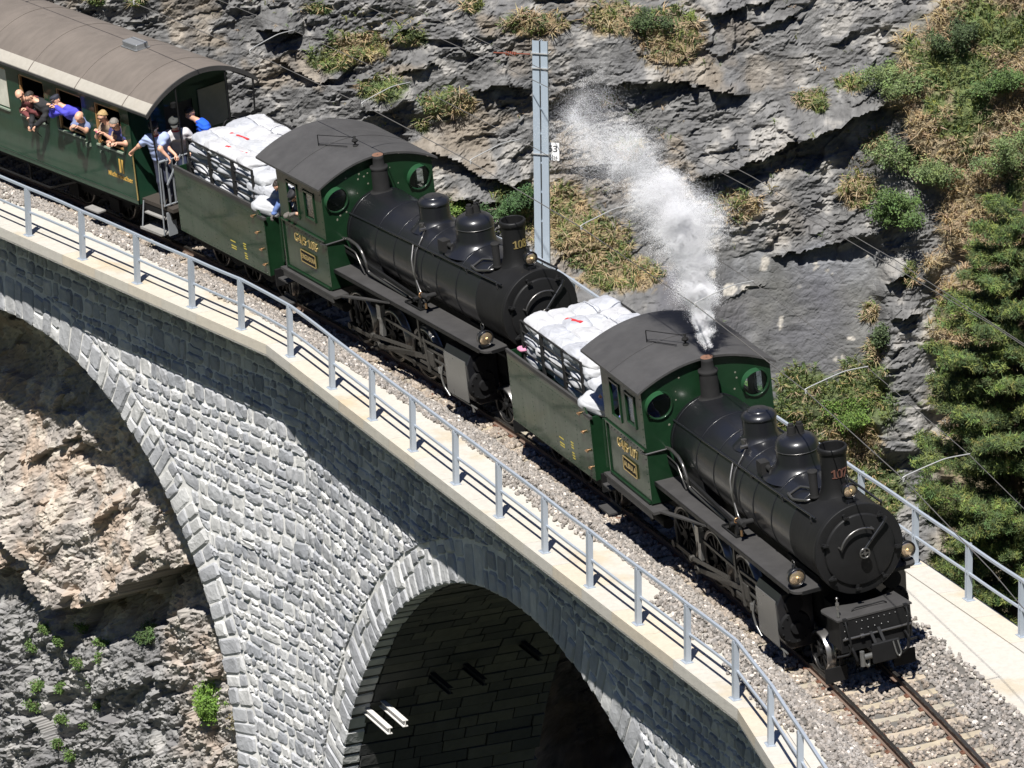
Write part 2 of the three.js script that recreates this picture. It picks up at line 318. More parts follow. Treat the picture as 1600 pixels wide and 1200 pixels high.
{
  const rnd = rng(7), EN = 2.46, EF = 3.5;   // offsets of the outer edges at the corners of the chain
  const nearEdge = (s) => polyAt(s, EN), nearJoint = (s) => polyAt(s, EN - 0.55), farEdge = (s) => polyAt(s, -EF), farJoint = (s) => polyAt(s, -EF + 0.5), nj = 0;
  const ballastN = (s) => W(s, 1.72, 0), ballastF = (s) => W(s, -1.72, 0);
  for (let k = -2; k < 2; k++) {
    const s0 = SV + k * SPAN, nS = 17;
    for (let i = 0; i < nS; i++) {
      const a = s0 + SPAN * i / nS, b = s0 + SPAN * (i + 1) / nS; if (b < 0 || a > 66) continue;
      slab(a, b, nearEdge, nearJoint, HB, 0.2, 'coping_slab', M.coping[Math.floor(rnd() * 4)], 0.004);
      slab(a, b, farEdge, farJoint, HB, 0.2, 'coping_slab', M.coping[Math.floor(rnd() * 4)], 0.004);
      if (i % 3 === 0) {
        const e = Math.min(s0 + SPAN * (i + 3) / nS, s0 + SPAN);
        for (let q = 0; q < 3; q++) { const A = lerp(a, e, q / 3), B = lerp(a, e, (q + 1) / 3); slab(A, B, (s) => polyAt(s, EN - 0.565), ballastN, HB - 0.006, 0.3, 'walkway_slab', M.walk, q === 2 ? 0.002 : 0); slab(A, B, (s) => polyAt(s, -EF + 0.52), ballastF, HB - 0.006, 0.3, 'walkway_slab', M.walk, q === 2 ? 0.002 : 0); }
      }
      slab(a, b, (s) => polyAt(s, EN - 0.002), (s) => polyAt(s, EN - 0.22), HB - 0.006, 0.235, 'coping_edge', M.fascia, 0);
      slab(a, b, (s) => polyAt(s, EN - 0.95), (s) => polyAt(s, 0), -0.4, 0.2, 'deck_slab', M.fascia, 0);
      slab(a, b, (s) => polyAt(s, 0), (s) => polyAt(s, -EF + 0.02), -0.4, 0.2, 'deck_slab', M.fascia, 0);
      slab(a, b, (s) => polyAt(s, EN - 0.21), (s) => polyAt(s, EN - 0.9), -0.22, 0.03, 'deck_slab', M.fascia, 0);
      slab(a, b, (s) => polyAt(s, -EF + 0.21), (s) => polyAt(s, -EF + 0.9), -0.22, 0.03, 'deck_slab', M.fascia, 0);
    }
  }
}
// railings: one thing each, with posts and two rails
function railing(label, n, ss, name) {
  const o = thing('railing', label, 'railing', null), rnd = rng(n * 10 | 0);
  for (let i = 0; i < ss.length; i++) {
    const p = polyAt(ss[i], n), k = Math.floor((ss[i] - SV) / SPAN), c = chord(k, n), y = HB;
    const g = [box(0.1, 1.0, 0.018, 0, 0.5, 0.03), box(0.014, 0.985, 0.075, -0.043, 0.4925, -0.0165), box(0.014, 0.985, 0.075, 0.043, 0.4925, -0.0165), box(0.05, 0.03, 0.018, 0, 1.015, 0.03)];
    const post = part('post', g, M.zinc, o), sw = n < 0 ? -1 : 1;
    put(post, new M4().makeBasis(c.t.clone().multiplyScalar(sw), V3(0, 1, 0), c.nrm.clone().multiplyScalar(sw)).setPosition(p.x, y, p.z));
    part('base_plate', [box(0.2, 0.012, 0.16, 0, 0.006, 0), cyl(0.012, 0.012, 0.02, 'y', 0.075, 0.02, 0.05, 6), cyl(0.012, 0.012, 0.02, 'y', -0.075, 0.02, 0.05, 6)], M.zinc, post);
  }
  for (const [nm, h, r] of [['top_rail', 1.0, 0.03], ['mid_rail', 0.5, 0.024]]) {
    const gs = [];
    for (let i = 0; i + 1 < ss.length; i++) {
      const A = polyAt(ss[i], n), B = polyAt(ss[i + 1], n), m = 5, sg = Math.sin(i * 7.7) * 0.006, off = chord(Math.floor((ss[i] - SV) / SPAN), n).nrm.clone().multiplyScalar(n < 0 ? 0.02 : -0.03);
      const q = []; for (let j = 0; j <= m; j++) { const t = j / m, P = A.clone().lerp(B, t); q.push(V3(P.x + off.x, HB + h + (nm === 'top_rail' ? 0.012 : 0) - sg * Math.sin(t * Math.PI) * 2, P.z + off.z)); }
      for (let j = 0; j < m; j++) gs.push(bar(q[j].toArray(), q[j + 1].toArray(), r * 1.7, r * 1.5));
    }
    part(nm, gs, M.zinc, o);
  }
}
const nearPosts = [14.1, 16.2, 18.3, 20.4, 22.53, 24.63, 26.68, 28.49, 30.55, 32.75, 34.82, 36.82, 38.88, 40.89, 42.95, 44.91, 46.96, 48.97, 50.87, 53.01, 55.05, 57.1, 59.1];
railing('grey steel railing on the near edge of the viaduct above the arches', 2.301, nearPosts);
railing('grey steel railing on the far edge of the viaduct behind the locomotives', -3.332, [27.9, 29.9, 31.9, 33.9, 35.9, 37.9, 39.95, 41.98, 44.0, 46.02, 47.95, 49.81, 51.85, 53.9, 55.9, 58]);
// steel beams left in the vault
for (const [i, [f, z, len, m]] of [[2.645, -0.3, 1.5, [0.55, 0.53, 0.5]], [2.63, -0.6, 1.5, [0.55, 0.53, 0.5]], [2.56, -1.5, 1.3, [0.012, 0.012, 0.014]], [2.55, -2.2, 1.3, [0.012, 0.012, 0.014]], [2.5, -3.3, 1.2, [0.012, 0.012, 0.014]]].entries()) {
  const a = ARCH[0], c = chord(0, NWALL), o = part('steel_beam', [box(len, 0.014, 0.11, len / 2 - 0.3, 0.06, 0), box(len, 0.014, 0.11, len / 2 - 0.3, -0.06, 0), box(len, 0.11, 0.014, len / 2 - 0.3, 0, 0)], mat(m, 0.7), scene, true);
  const th = f, x = a.c + a.r * Math.cos(th), y = a.y + a.r * Math.sin(th);
  put(o, c.m.clone().multiply(new M4().makeTranslation(x, y, z)));
  tag(o, ['pale steel beam at the front edge of the shaded vault, the lower of the two', 'pale steel beam at the front edge of the shaded vault, the upper of the two', 'dark steel beam in the middle of the shaded vault, nearest to the pale beams', 'dark steel beam in the middle of the shaded vault, the higher of the pair', 'dark steel beam deepest inside the shaded vault'][i], 'steel beam');
}
// ================= track =================
const track = thing('railway_track', 'curved metre gauge track with rusty rails on pale sleepers across the viaduct', 'railway track');
{
  const rnd = rng(11);
  const railTop = mat([0.06, 0.055, 0.05], 0.35, { metalness: 0.6, roughnessMap: T.grime }), railSide = mat([0.17, 0.115, 0.085], 0.85, { map: T.tone });
  const sleeperM = [[0.46, 0.39, 0.28], [0.42, 0.37, 0.285], [0.48, 0.4, 0.3]].map((c) => mat(c, 0.92, { map: T.tone, bumpMap: T.fine, bumpScale: 0.006 }));
  for (const n of [0.53, -0.53]) {
    const g = [], gt = [], st = 0.75;
    for (let s = -4; s < 66; s += st) {
      const A = WT(s, n, 0), B = WT(s + st, n, 0), m = frame(s + st / 2), L = A.distanceTo(B) + 0.002;
      const bs = (w, h, y) => box(L, h, w, 0, y, 0).applyMatrix4(m.clone().setPosition(A.clone().add(B).multiplyScalar(0.5)));
      g.push(bs(0.11, 0.016, -0.122), bs(0.018, 0.086, -0.071)); gt.push(bs(0.058, 0.028, -0.014));
    }
    const r = part('rail', g, railSide, track); part('rail_head', gt, railTop, r);
  }
  for (let s = -3.6, i = 0; s < 65; s += 0.655, i++) {
    const sh = shape([[-1.0, -0.16], [-1.0, 0], [-0.42, -0.006], [-0.2, -0.03], [0.2, -0.03], [0.42, -0.006], [1.0, 0], [1.0, -0.16]]);
    const g = ext(sh, 0.17, 0.012).translate(0, -0.145, -0.085).rotateY(Math.PI / 2);
    const o = part('sleeper', g, sleeperM[i % 3], track); put(o, frame(s + (rnd() - 0.5) * 0.03, (rnd() - 0.5) * 0.012));
    const cl = []; for (const n of [0.53, -0.53]) for (const q of [-1, 1]) cl.push(box(0.11, 0.03, 0.07, 0, -0.128, n + q * 0.085), cyl(0.016, 0.016, 0.05, 'y', 0, -0.11, n + q * 0.095, 6));
    for (let c = 0; c < 4; c++) part('rail_clip', cl.slice(2 * c, 2 * c + 2), M.rust, o);
    if (i % 2 === 0) { const b = part('rail_anchor', [rbox(0.16, 0.09, 0.2, 0.012, 0.33, -0.15, 0.72), box(0.1, 0.04, 0.16, 0.33, -0.14, 0.6)], M.rust, track); put(b, frame(s)); }
  }
  // ballast: a bed, and loose stones over it
  const prof = (s) => [[-1.75, HB - 0.02], [-1.45, -0.005], [-1.05, -0.11 + 0.06], [-0.53, -0.17 + 0.05], [0, -0.19], [0.53, -0.17 - 0.05], [1.0, -0.16 - 0.07], [1.4, -0.06], [1.75, HB - 0.02]];
  const v = [], P = (s, q) => W(s, q[0], q[1]);
  for (let s = -4; s < 66; s += 0.5) { const a = prof(s); for (let i = 0; i + 1 < a.length; i++) { const p = P(s, a[i]), q = P(s, a[i + 1]), r = P(s + 0.5, a[i + 1]), t = P(s + 0.5, a[i]); for (const x of [p, q, r, p, r, t]) v.push(x.x, x.y, x.z); } }
  const bed = new THREE.BufferGeometry(); bed.setAttribute('position', new THREE.Float32BufferAttribute(v, 3)); bed.computeVertexNormals();
  struct('ballast_bed', bed, mat([0.15, 0.138, 0.122], 1, { map: T.tone, bumpMap: T.rough, bumpScale: 0.06, side: THREE.DoubleSide }));
  const hAt = (n) => { const a = prof(0); for (let i = 0; i + 1 < a.length; i++) if (n <= a[i + 1][0]) return lerp(a[i][1], a[i + 1][1], (n - a[i][0]) / (a[i + 1][0] - a[i][0])); return HB; };
  for (let vnt = 0; vnt < 6; vnt++) {
    const g = vnt % 2 ? new THREE.IcosahedronGeometry(1, 0) : new THREE.DodecahedronGeometry(1, 0), p = g.attributes.position, r2 = rng(200 + vnt), sx = 0.8 + r2() * 0.5, sy = 0.55 + r2() * 0.3, sz = 0.7 + r2() * 0.4;
    for (let i = 0; i < p.count; i++) { const x = p.getX(i), y = p.getY(i), z = p.getZ(i), k = 0.7 + 0.7 * n3(x * 1.6 + vnt * 9, y * 1.6, z * 1.6); p.setXYZ(i, x * k * sx, y * k * sy, z * k * sz); }
    g.computeVertexNormals(); const flat = fit(g), ms = [], cs = [], q = new THREE.Quaternion(), e = new THREE.Euler();
    for (let i = 0; i < 8000; i++) {
      const s = 14 + r2() * 44; let n = (r2() * 2 - 1) * 1.74; if (r2() < 0.35) n = 0.55 + r2() * 1.2;
      const spill = 0.06 * (n3(s * 1.1, 3, 3) - 0.35) + 0.32 * sst(0.5, 0.8, n3(s * 0.45, 7, 1)); if (n > 1.55) n += spill * r2() * 1.2;
      if (n < -1.6) n -= 0.12 * r2();
      const on = Math.abs(Math.abs(n) - 0.53) < 0.075; if (on) continue;
      const ph = ((s + 3.6) % 0.655) / 0.655; if (Math.abs(n) < 0.97 && (ph < 0.16 || ph > 0.84) && r2() < 0.93) continue;
      const sz = 0.026 + r2() * 0.026, P0 = W(s, n, (Math.abs(n) > 1.75 ? HB : hAt(n)) + sz * 0.4 + (Math.abs(n) < 0.95 ? 0.015 : r2() * 0.03));
      q.setFromEuler(e.set(r2() * 6, r2() * 6, r2() * 6)); ms.push(new M4().compose(P0, q, V3(sz, sz, sz)));
      const rusty = Math.abs(n) < 0.95 ? 0.4 + r2() * 0.4 : r2() * 0.35, k = 0.15 + r2() * 0.17 + (r2() < 0.05 ? 0.28 : 0);
      cs.push(rgb(k * (1 + 0.05 * rusty), k * (0.93 - 0.1 * rusty), k * (0.86 - 0.24 * rusty)));
    }
    const o = inst('ballast_stones', flat, mat([1, 1, 1], 0.95), ms, cs); tag(o, 'grey crushed stone ballast along the curved track', 'ballast', null, 'stuff');
  }
}
// ================= the rock face behind the viaduct =================
const LEAN = 0.2, CA = V3(10.7, 0, -8.4), CU = V3(0.757, 0, -0.654), CN = V3(0.654 * Math.cos(LEAN), Math.sin(LEAN), 0.757 * Math.cos(LEAN)), CV = V3(-0.654 * Math.sin(LEAN), Math.cos(LEAN), -0.757 * Math.sin(LEAN));
const CP = (u, v, d) => CA.clone().addScaledVector(CU, u).addScaledVector(CV, v).addScaledVector(CN, d);
const LEDGES = [
  [[[7.98, -1.62], [8.60, -1.50], [9.33, -1.30], [10.14, -1.18], [10.95, -1.12], [11.69, -1.24], [12.28, -1.39], [12.87, -1.51]], 0.36, 0.9],
  [[[11.42, -3.47], [11.84, -3.31], [12.43, -3.25], [12.87, -3.01], [13.31, -2.84], [13.82, -2.57], [14.41, -2.45], [14.93, -2.19], [15.51, -1.88], [16.03, -1.63]], 0.5, 1.2],
  [[[14.63, -2.43], [15.07, -2.18], [15.66, -1.84], [16.13, -1.66]], 0.4, 0.9],
  [[[13.38, -5.18], [13.83, -5.15], [14.22, -5.09], [14.64, -4.97], [15.05, -4.82], [15.37, -4.79], [15.74, -4.73]], 0.26, 0.8],
  [[[4.93, -2.92], [5.34, -2.89], [5.78, -2.83], [6.08, -2.98], [6.45, -3.20], [6.96, -3.42], [7.41, -3.57], [7.88, -3.35]], 0.34, 0.9],
  [[[1.52, -0.01], [1.89, 0.04], [2.41, 0.01], [2.63, -0.16]], 0.65, 0.8], [[[1.96, -0.64], [2.25, -0.81], [2.55, -1.02], [2.99, -1.17], [3.43, -1.08], [3.88, -0.76]], 0.25, 0.5],
  [[[6.43, -1.35], [6.83, -1.29], [7.27, -1.23], [7.86, -1.32]], 0.3, 0.5], [[[4.30, -0.20], [4.62, -0.11], [5.07, 0.04]], 0.3, 0.5],
  [[[8.59, -3.22], [9.03, -3.16], [9.62, -3.19], [10.24, -3.22]], 0.25, 0.5], [[[11.77, 0.38], [12.28, 0.43], [12.87, 0.58], [13.45, 0.76]], 0.3, 0.6],
  [[[14.70, -0.41], [15.07, -0.19], [15.43, -0.04]], 0.2, 0.5], [[[5.93, -3.99], [6.37, -3.90], [6.96, -3.96], [7.40, -4.05]], 0.35, 0.6],
  [[[12.28, -6.25], [12.72, -6.02], [13.31, -5.80]], 0.06, 0.3], [[[13.01, 0.11], [13.53, 0.26], [14.19, 0.28]], 0.2, 0.5], [[[3.87, -1.91], [4.31, -1.82], [5.05, -1.64], [5.35, -1.57]], 0.22, 0.4],
  [[[4.73, -1.05], [5.21, -0.88], [5.80, -0.76]], 0.22, 0.5], [[[15.96, -5.80], [16.41, -5.50], [16.63, -5.58]], 0.4, 0.5], [[[16.11, -6.54], [16.56, -6.51], [16.85, -6.57]], 0.4, 0.5],
];
const GRASS = [[7.94, 0.15, 0.82, 0.27, 1], [9.78, 0.26, 0.67, 0.37, 1], [11.10, -0.18, 0.75, 0.67, 1], [3.29, -0.68, 0.60, 0.27, 0], [3.88, -0.39, 0.75, 0.37, 1], [5.06, -0.17, 0.45, 0.21, 0], [4.46, -1.35, 0.60, 0.27, 0], [5.79, -1.72, 0.52, 0.33, 0], [6.23, -1.72, 0.37, 0.27, 1], [8.44, -4.31, 0.85, 0.75, 1], [9.32, -4.91, 0.85, 0.67, 1], [7.40, -4.02, 0.45, 0.45, 0], [10.14, -2.76, 0.30, 0.24, 1], [12.57, -4.09, 0.60, 0.37, 1], [15.37, -3.73, 0.45, 0.37, 1], [14.26, -1.58, 0.37, 0.21, 1], [15.22, -1.22, 0.37, 0.15, 0], [15.81, -2.62, 0.30, 0.30, 1], [14.48, -1.73, 0.18, 0.15, 0], [6.22, -4.09, 0.30, 0.18, 0], [14.79, -8.78, 1.5, 0.75, 2], [15.53, -8.18, 0.60, 0.60, 2], [14.12, -8.18, 0.60, 0.37, 2], [15.24, -9.67, 0.70, 0.70, 1], [15.83, -10.72, 0.70, 0.70, 2], [5.34, -2.24, 0.15, 0.12, 0], [3.00, 0.50, 0.30, 0.12, 0], [16.55, -5.65, 0.18, 0.24, 0], [15.67, -6.54, 0.18, 0.24, 1], [15.75, -7.44, 0.18, 0.27, 1], [-1.21, 0.65, 0.18, 0.09, 0], [-2.17, 0.66, 0.18, 0.12, 0], [9.63, -1.65, 0.21, 0.15, 1], [6.54, 0.56, 0.24, 0.15, 0], [13.2, -9.3, 1.2, 0.6, 2], [11.9, -7.0, 0.5, 0.3, 2], [9.9, -5.6, 1, 0.4, 1]];
function plates(u, v, su, sv, ang, seed, warp) {   // broken blocks: height and tilt per cell
  const wu = (n3(u * 1.7, v * 1.7, seed + 3) - 0.5) * warp, wv = (n3(u * 1.7, v * 1.7, seed + 9) - 0.5) * warp, ca = Math.cos(ang), sa = Math.sin(ang);
  const x = ((u + wu) * ca + (v + wv) * sa) / su, y = (-(u + wu) * sa + (v + wv) * ca) / sv, X = Math.floor(x), Y = Math.floor(y);
  let b = 9, bx = 0, by = 0, dx = 0, dy = 0;
  for (let i = -1; i <= 1; i++) for (let j = -1; j <= 1; j++) {
    const cx = X + i + h3(X + i, Y + j, seed), cy = Y + j + h3(X + i, Y + j, seed + 1), d = (cx - x) ** 2 + (cy - y) ** 2;
    if (d < b) { b = d; bx = X + i; by = Y + j; dx = x - cx; dy = y - cy; }
  }
  return h3(bx, by, seed + 2) - 0.5 + (h3(bx, by, seed + 4) - 0.5) * dx * 0.9 + (h3(bx, by, seed + 5) - 0.25) * dy * 0.9;
}
const slopeEdge = [[0.98, 17.7], [0.54, 16.83], [-0.48, 16.24], [-1.07, 16.02], [-1.96, 16.54], [-2.84, 16.98], [-4.17, 16.84], [-5.21, 17.29], [-6.69, 17.44], [-9.67, 17.01]];
function slopeU(v) { if (v > 0.98) return 17.7 + (v - 0.98) * 0.6; for (let i = 0; i + 1 < slopeEdge.length; i++) if (v > slopeEdge[i + 1][0]) return lerp(slopeEdge[i + 1][1], slopeEdge[i][1], (v - slopeEdge[i + 1][0]) / (slopeEdge[i][0] - slopeEdge[i + 1][0])); return 17.2; }
const slabMask = (u, v) => sst(10.1, 10.9, u + (n3(v * 2, 1, 1) - 0.5) * 0.6) * (1 - sst(15.7, 16.1, u)) * sst(-9.3, -8.6, v) * (1 - sst(-5.3, -4.95, v - (u - 13) * 0.1 + (n3(u * 2, 2, 2) - 0.5) * 0.3));
const slopeMask = (u, v) => sst(-0.35, 0.35, u - slopeU(v) + (fbm(u * 1.3, v * 1.3, 4, 3) - 0.5) * 1.6);
const tanMask = (u, v) => (1 - sst(0.6, 1.8, u)) * (1 - sst(-7.6, -6.4, v)) * (v > -13.3 ? 1 : sst(0.35, 0.6, fbm(u * 0.6, v * 0.5 + u * 0.25, 77, 3) + (u > -1.4 ? 0.12 : -0.05)));
function cliffD(u, v) {
  const sl = slabMask(u, v), so = slopeMask(u, v), tn = tanMask(u, v), rough = (1 - 0.86 * sl) * (1 - 0.45 * so), left = 1 - sst(4, 9, u), fr = 0.3 + 0.8 * sst(0.42, 0.6, fbm(u * 0.7 + 3, v * 0.9, 17, 3));
  let d = (fbm(u * 0.22, v * 0.3, 1, 3) - 0.5) * 1.5 * (1 - 0.7 * sl);
  d += rough * ((1 - 0.5 * tn) * plates(u, v, 2.3, 0.95, 0.28, 11, 0.7) * 0.24 + plates(u, v, 0.85, 0.36, 0.33, 31, 0.35) * (0.14 + 0.07 * left) * (0.5 + 0.5 * fr) + plates(u, v, 0.42, 0.13, 0.3, 51, 0.16) * (0.085 + 0.03 * left) * fr + (ridge(fbm(u * 4, v * 6, 3, 4)) - 0.7) * 0.06 + plates(u, v, 0.17, 0.055, 0.3, 71, 0.08) * 0.035 * fr);
  d += (fbm(u * 14, v * 14, 6, 2) - 0.5) * 0.02;
  for (const [pts, dep, hgt] of LEDGES) {
    for (let i = 0; i + 1 < pts.length; i++) {
      const a = pts[i], b = pts[i + 1]; if (u < a[0] || u >= b[0]) continue;
      const w = (n3(u * 5, 1, 7) - 0.5) * 0.14 + (n3(u * 16, 1, 8) - 0.5) * 0.06, q = v - lerp(a[1], b[1], (u - a[0]) / (b[0] - a[0])) + w, e = Math.min(1, (u - pts[0][0]) / 0.35, (pts[pts.length - 1][0] - u) / 0.35), k = dep * Math.pow(e, 0.6);
      if (q >= 0 && q < hgt) d += k * Math.pow(1 - q / hgt, 1.3); else if (q < 0 && q > -0.8) d -= k * 0.22 * Math.pow(1 + q / 0.8, 2);
      break;
    }
  }
  d -= 9 * Math.exp(-(((u - 9.6) / 2.4) ** 4) - (((v + 16.6) / 2.6) ** 4));
  if (u > 15.6) d += 0.55 * sst(15.7, 16.05, u + (n3(v * 3, 5, 5) - 0.5) * 0.35) * (1 - sst(16.7, 17.3, u)) * sst(-10.2, -9.5, v) * (1 - sst(-5.6, -5, v));
  d += so * 0.5 + 1.4 * sst(-4.2, -7.5, v) * sst(6, 8, u) * (1 - sst(11, 13, u)) * (v > -13 ? 1 : 0);
  return d;
}
function cliffCol(u, v) {
  const n = fbm(u * 0.9, v * 0.9, 21, 4), m = fbm(u * 3, v * 3.4, 23, 4), f = fbm(u * 12, v * 12, 25, 3), st = fbm(u * 2.2 + v * 0.3, v * 0.28, 27, 4);
  let k = 0.17 + 0.1 * (n - 0.5) + 0.16 * (m - 0.5) + 0.09 * (f - 0.5), c = [k * 1.0, k * 0.985, k * 0.965];
  const mix = (q, t) => { c = c.map((x, i) => lerp(x, q[i], t)); };
  mix([0.38, 0.36, 0.33], 0.7 * sst(0.56, 0.68, m + (n - 0.5) * 0.5)); mix([0.29, 0.23, 0.16], 0.5 * sst(0.56, 0.66, fbm(u * 0.8, v * 1.1, 91, 4)) * (1 - sst(12, 15, u)));
  mix([0.12, 0.12, 0.125], 0.4 * sst(0.58, 0.7, st));
  const tn = tanMask(u, v), t2 = fbm(u * 0.9 + v * 0.8, v * 0.7 - u * 0.9, 95, 4);
  mix([0.47 + 0.12 * (t2 - 0.5), 0.385 + 0.05 * (t2 - 0.5), 0.285], 0.85 * tn); mix([0.42, 0.26, 0.12], tn * 0.6 * sst(0.55, 0.7, t2)); mix([0.55, 0.5, 0.43], tn * 0.6 * sst(0.52, 0.65, m));
  if (u < 3 && v < -12.5) mix([0.2, 0.2, 0.205], 0.75 * (1 - tn));
  const sl = slabMask(u, v); mix([0.12 + 0.05 * (n - 0.5) + 0.09 * (st - 0.5), 0.12 + 0.05 * (n - 0.5) + 0.09 * (st - 0.5), 0.122 + 0.09 * (st - 0.5)], 0.9 * sl); mix([0.34, 0.35, 0.37], sl * 0.5 * sst(-6.2, -5.1, v) * sst(0.4, 0.6, st)); mix([0.45, 0.42, 0.37], sl * sst(0.75, 0.77, fbm(u * 2.5, v * 2.5, 61, 3)));
  const so = slopeMask(u, v), g = fbm(u * 1.1, v * 1.1, 63, 4); mix([0.25, 0.2, 0.12], 0.9 * so); mix([0.1, 0.14, 0.04], so * 0.85 * sst(0.52, 0.62, g));
  for (const [gu, gv, ru, rv, ty] of GRASS) { const q = Math.hypot((u - gu) / ru, (v - gv) / rv) + (f - 0.5) * 0.8; if (q < 1.2) mix(ty === 1 ? [0.28, 0.21, 0.11] : [0.1, 0.13, 0.04], 0.85 * (1 - sst(0.75, 1.15, q))); }
  return c;
}
{
  const axis = (a, b, fine, lo, hi, g) => { const o = []; for (let x = lo; x <= hi; x += fine) o.push(x); let s = fine; for (let x = lo - s; x > a; x -= s) { o.unshift(x); s *= g; } s = fine; for (let x = hi + s; x < b; x += s) { o.push(x); s *= g; } return o; };
  const us = axis(-34, 75, 0.046, -5.6, 20.2, 1.18), vs = axis(-48, 30, 0.046, -18, 1.4, 1.18), nu = us.length, nv = vs.length;
  const pos = new Float32Array(nu * nv * 3), col = new Float32Array(nu * nv * 3), uv = new Float32Array(nu * nv * 2), idx = [];
  for (let j = 0; j < nv; j++) for (let i = 0; i < nu; i++) {
    const u = us[i], v = vs[j], o = j * nu + i, p = CP(u, v, cliffD(u, v)), c = cliffCol(u, v);
    pos.set([p.x, p.y, p.z], o * 3); col.set(c, o * 3); uv.set([u, v], o * 2);
    if (i + 1 < nu && j + 1 < nv) idx.push(o, o + 1, o + nu + 1, o, o + nu + 1, o + nu);
  }
  const g = new THREE.BufferGeometry(); g.setAttribute('position', new THREE.BufferAttribute(pos, 3)); g.setAttribute('color', new THREE.BufferAttribute(col, 3)); g.setAttribute('uv', new THREE.BufferAttribute(uv, 2)); g.setIndex(idx); const gf = g.toNonIndexed(); gf.computeVertexNormals();
  const o = lit(new THREE.Mesh(gf, mat([1, 1, 1], 0.95, { vertexColors: true, map: T.tone, bumpMap: T.rock, bumpScale: 0.1 }))); o.name = 'rock_cliff'; o.userData.kind = 'structure'; scene.add(o);
  const gr = new THREE.PlaneGeometry(700, 700, 1, 1).rotateX(-Math.PI / 2).translate(0, -45, 0);
  struct('ground', gr, mat([0.045, 0.055, 0.035], 1, { map: T.tone }));
}

{   // wooded valley sides all round, behind and beside the camera
  const v = [], idx = [], cc = [], N = 96, Mr = 14;
  for (let j = 0; j <= Mr; j++) for (let i = 0; i <= N; i++) {
    const a = i / N * 6.2832, t = j / Mr, r = 190 + t * 330, n = fbm(Math.cos(a) * 4 + 9, Math.sin(a) * 4 + 9, t * 5, 4), h = -46 + (t ** 1.2) * 260 * (0.45 + 0.9 * n);
    v.push(60 + r * Math.cos(a), h, 40 + r * Math.sin(a)); const k = 0.7 + 0.6 * fbm(Math.cos(a) * 30, Math.sin(a) * 30, t * 40, 3); cc.push(0.035 * k, 0.055 * k, 0.022 * k);
    if (i < N && j < Mr) { const o = j * (N + 1) + i; idx.push(o, o + N + 1, o + 1, o + 1, o + N + 1, o + N + 2); }
  }
  const g = new THREE.BufferGeometry(); g.setAttribute('position', new THREE.Float32BufferAttribute(v, 3)); g.setAttribute('color', new THREE.Float32BufferAttribute(cc, 3)); g.setIndex(idx); g.computeVertexNormals();
  const o = struct('valley_hills', g, mat([1, 1, 1], 1, { vertexColors: true, side: THREE.DoubleSide })); o.castShadow = false;
}
// the tan rock that fills the back of the left arch
const OC = chord(-1, NWALL), OLEDGE = [
  [[[2, -9.3], [6.62, -9.07], [8.77, -8.74], [9.41, -8.99], [10.05, -9.17], [11.10, -8.90], [12.15, -8.40], [13.06, -7.84], [13.83, -7.32], [14.72, -6.85], [15.95, -6.42]], 0.8, 2.6],
  [[[11.64, -8.33], [12.53, -8.33], [13.17, -8.02], [13.57, -7.54]], 0.35, 0.6], [[[12.40, -10.35], [12.92, -10.09], [13.04, -10.11]], 0.15, 0.3], [[[11.73, -10.93], [12.25, -10.61], [13.05, -10.00], [14.07, -9.58]], 0.12, 0.4],
  [[[7.4, -7.7], [7.79, -7.77], [8.32, -7.84], [8.70, -8.03], [9.07, -8.36]], 0.5, 0.8], [[[10.02, -5.90], [10.83, -5.32], [11.13, -4.67]], 0.15, 0.4], [[[11.74, -6.86], [12.54, -6.20], [13.58, -5.48]], 0.18, 0.5], [[[8.42, -6.42], [9.24, -5.97], [10.32, -5.39], [11.11, -5.03]], 0.16, 0.4],
];
const oBelow = (t, y) => { const p = OLEDGE[0][0]; for (let i = 0; i + 1 < p.length; i++) if (t < p[i + 1][0]) return lerp(p[i][1], p[i + 1][1], (t - p[i][0]) / (p[i + 1][0] - p[i][0])) - y; return -6.4 - y; };
function outD(t, y) {
  const up = oBelow(t, y) < 0, k = up ? 0.6 : 0.85;
  let d = (fbm(t * 0.35, y * 0.4, 201, 3) - 0.5) * 0.7 + k * (plates(t, y, 1.5, 0.6, 0.55, 211, 0.5) * 0.34 + plates(t, y, 0.6, 0.22, 0.6, 231, 0.2) * 0.17 + plates(t, y, 0.24, 0.1, 0.5, 251, 0.1) * 0.07) + (ridge(fbm(t * 4, y * 5, 203, 4)) - 0.7) * 0.06 + plates(t, y, 0.12, 0.05, 0.5, 271, 0.07) * 0.03;
  for (const [pts, dep, hgt] of OLEDGE) for (let i = 0; i + 1 < pts.length; i++) {
    const a = pts[i], b = pts[i + 1]; if (t < a[0] || t >= b[0]) continue;
    const w = (n3(t * 4, 1, 207) - 0.5) * 0.22 + (n3(t * 13, 1, 208) - 0.5) * 0.08, q = y - lerp(a[1], b[1], (t - a[0]) / (b[0] - a[0])) + w, e = Math.min(1, (t - pts[0][0]) / 0.3, (pts[pts.length - 1][0] - t) / 0.3), kk = dep * Math.pow(e, 0.6);
    if (q >= 0 && q < hgt) d += kk * 0.6 * Math.pow(1 - q / hgt, 0.9); else if (q < 0 && q > -1.6) d -= kk * 0.75 * Math.pow(1 + q / 1.6, 1.6);
    break;
  }
  return Math.min(d, 0.8) - 0.5 * sst(-4.6, -3.2, y + (12 - t) * 0.12) - 0.1 * sst(-7, -13, y) + (y < -14 ? (-14 - y) * 0.3 : 0);
}
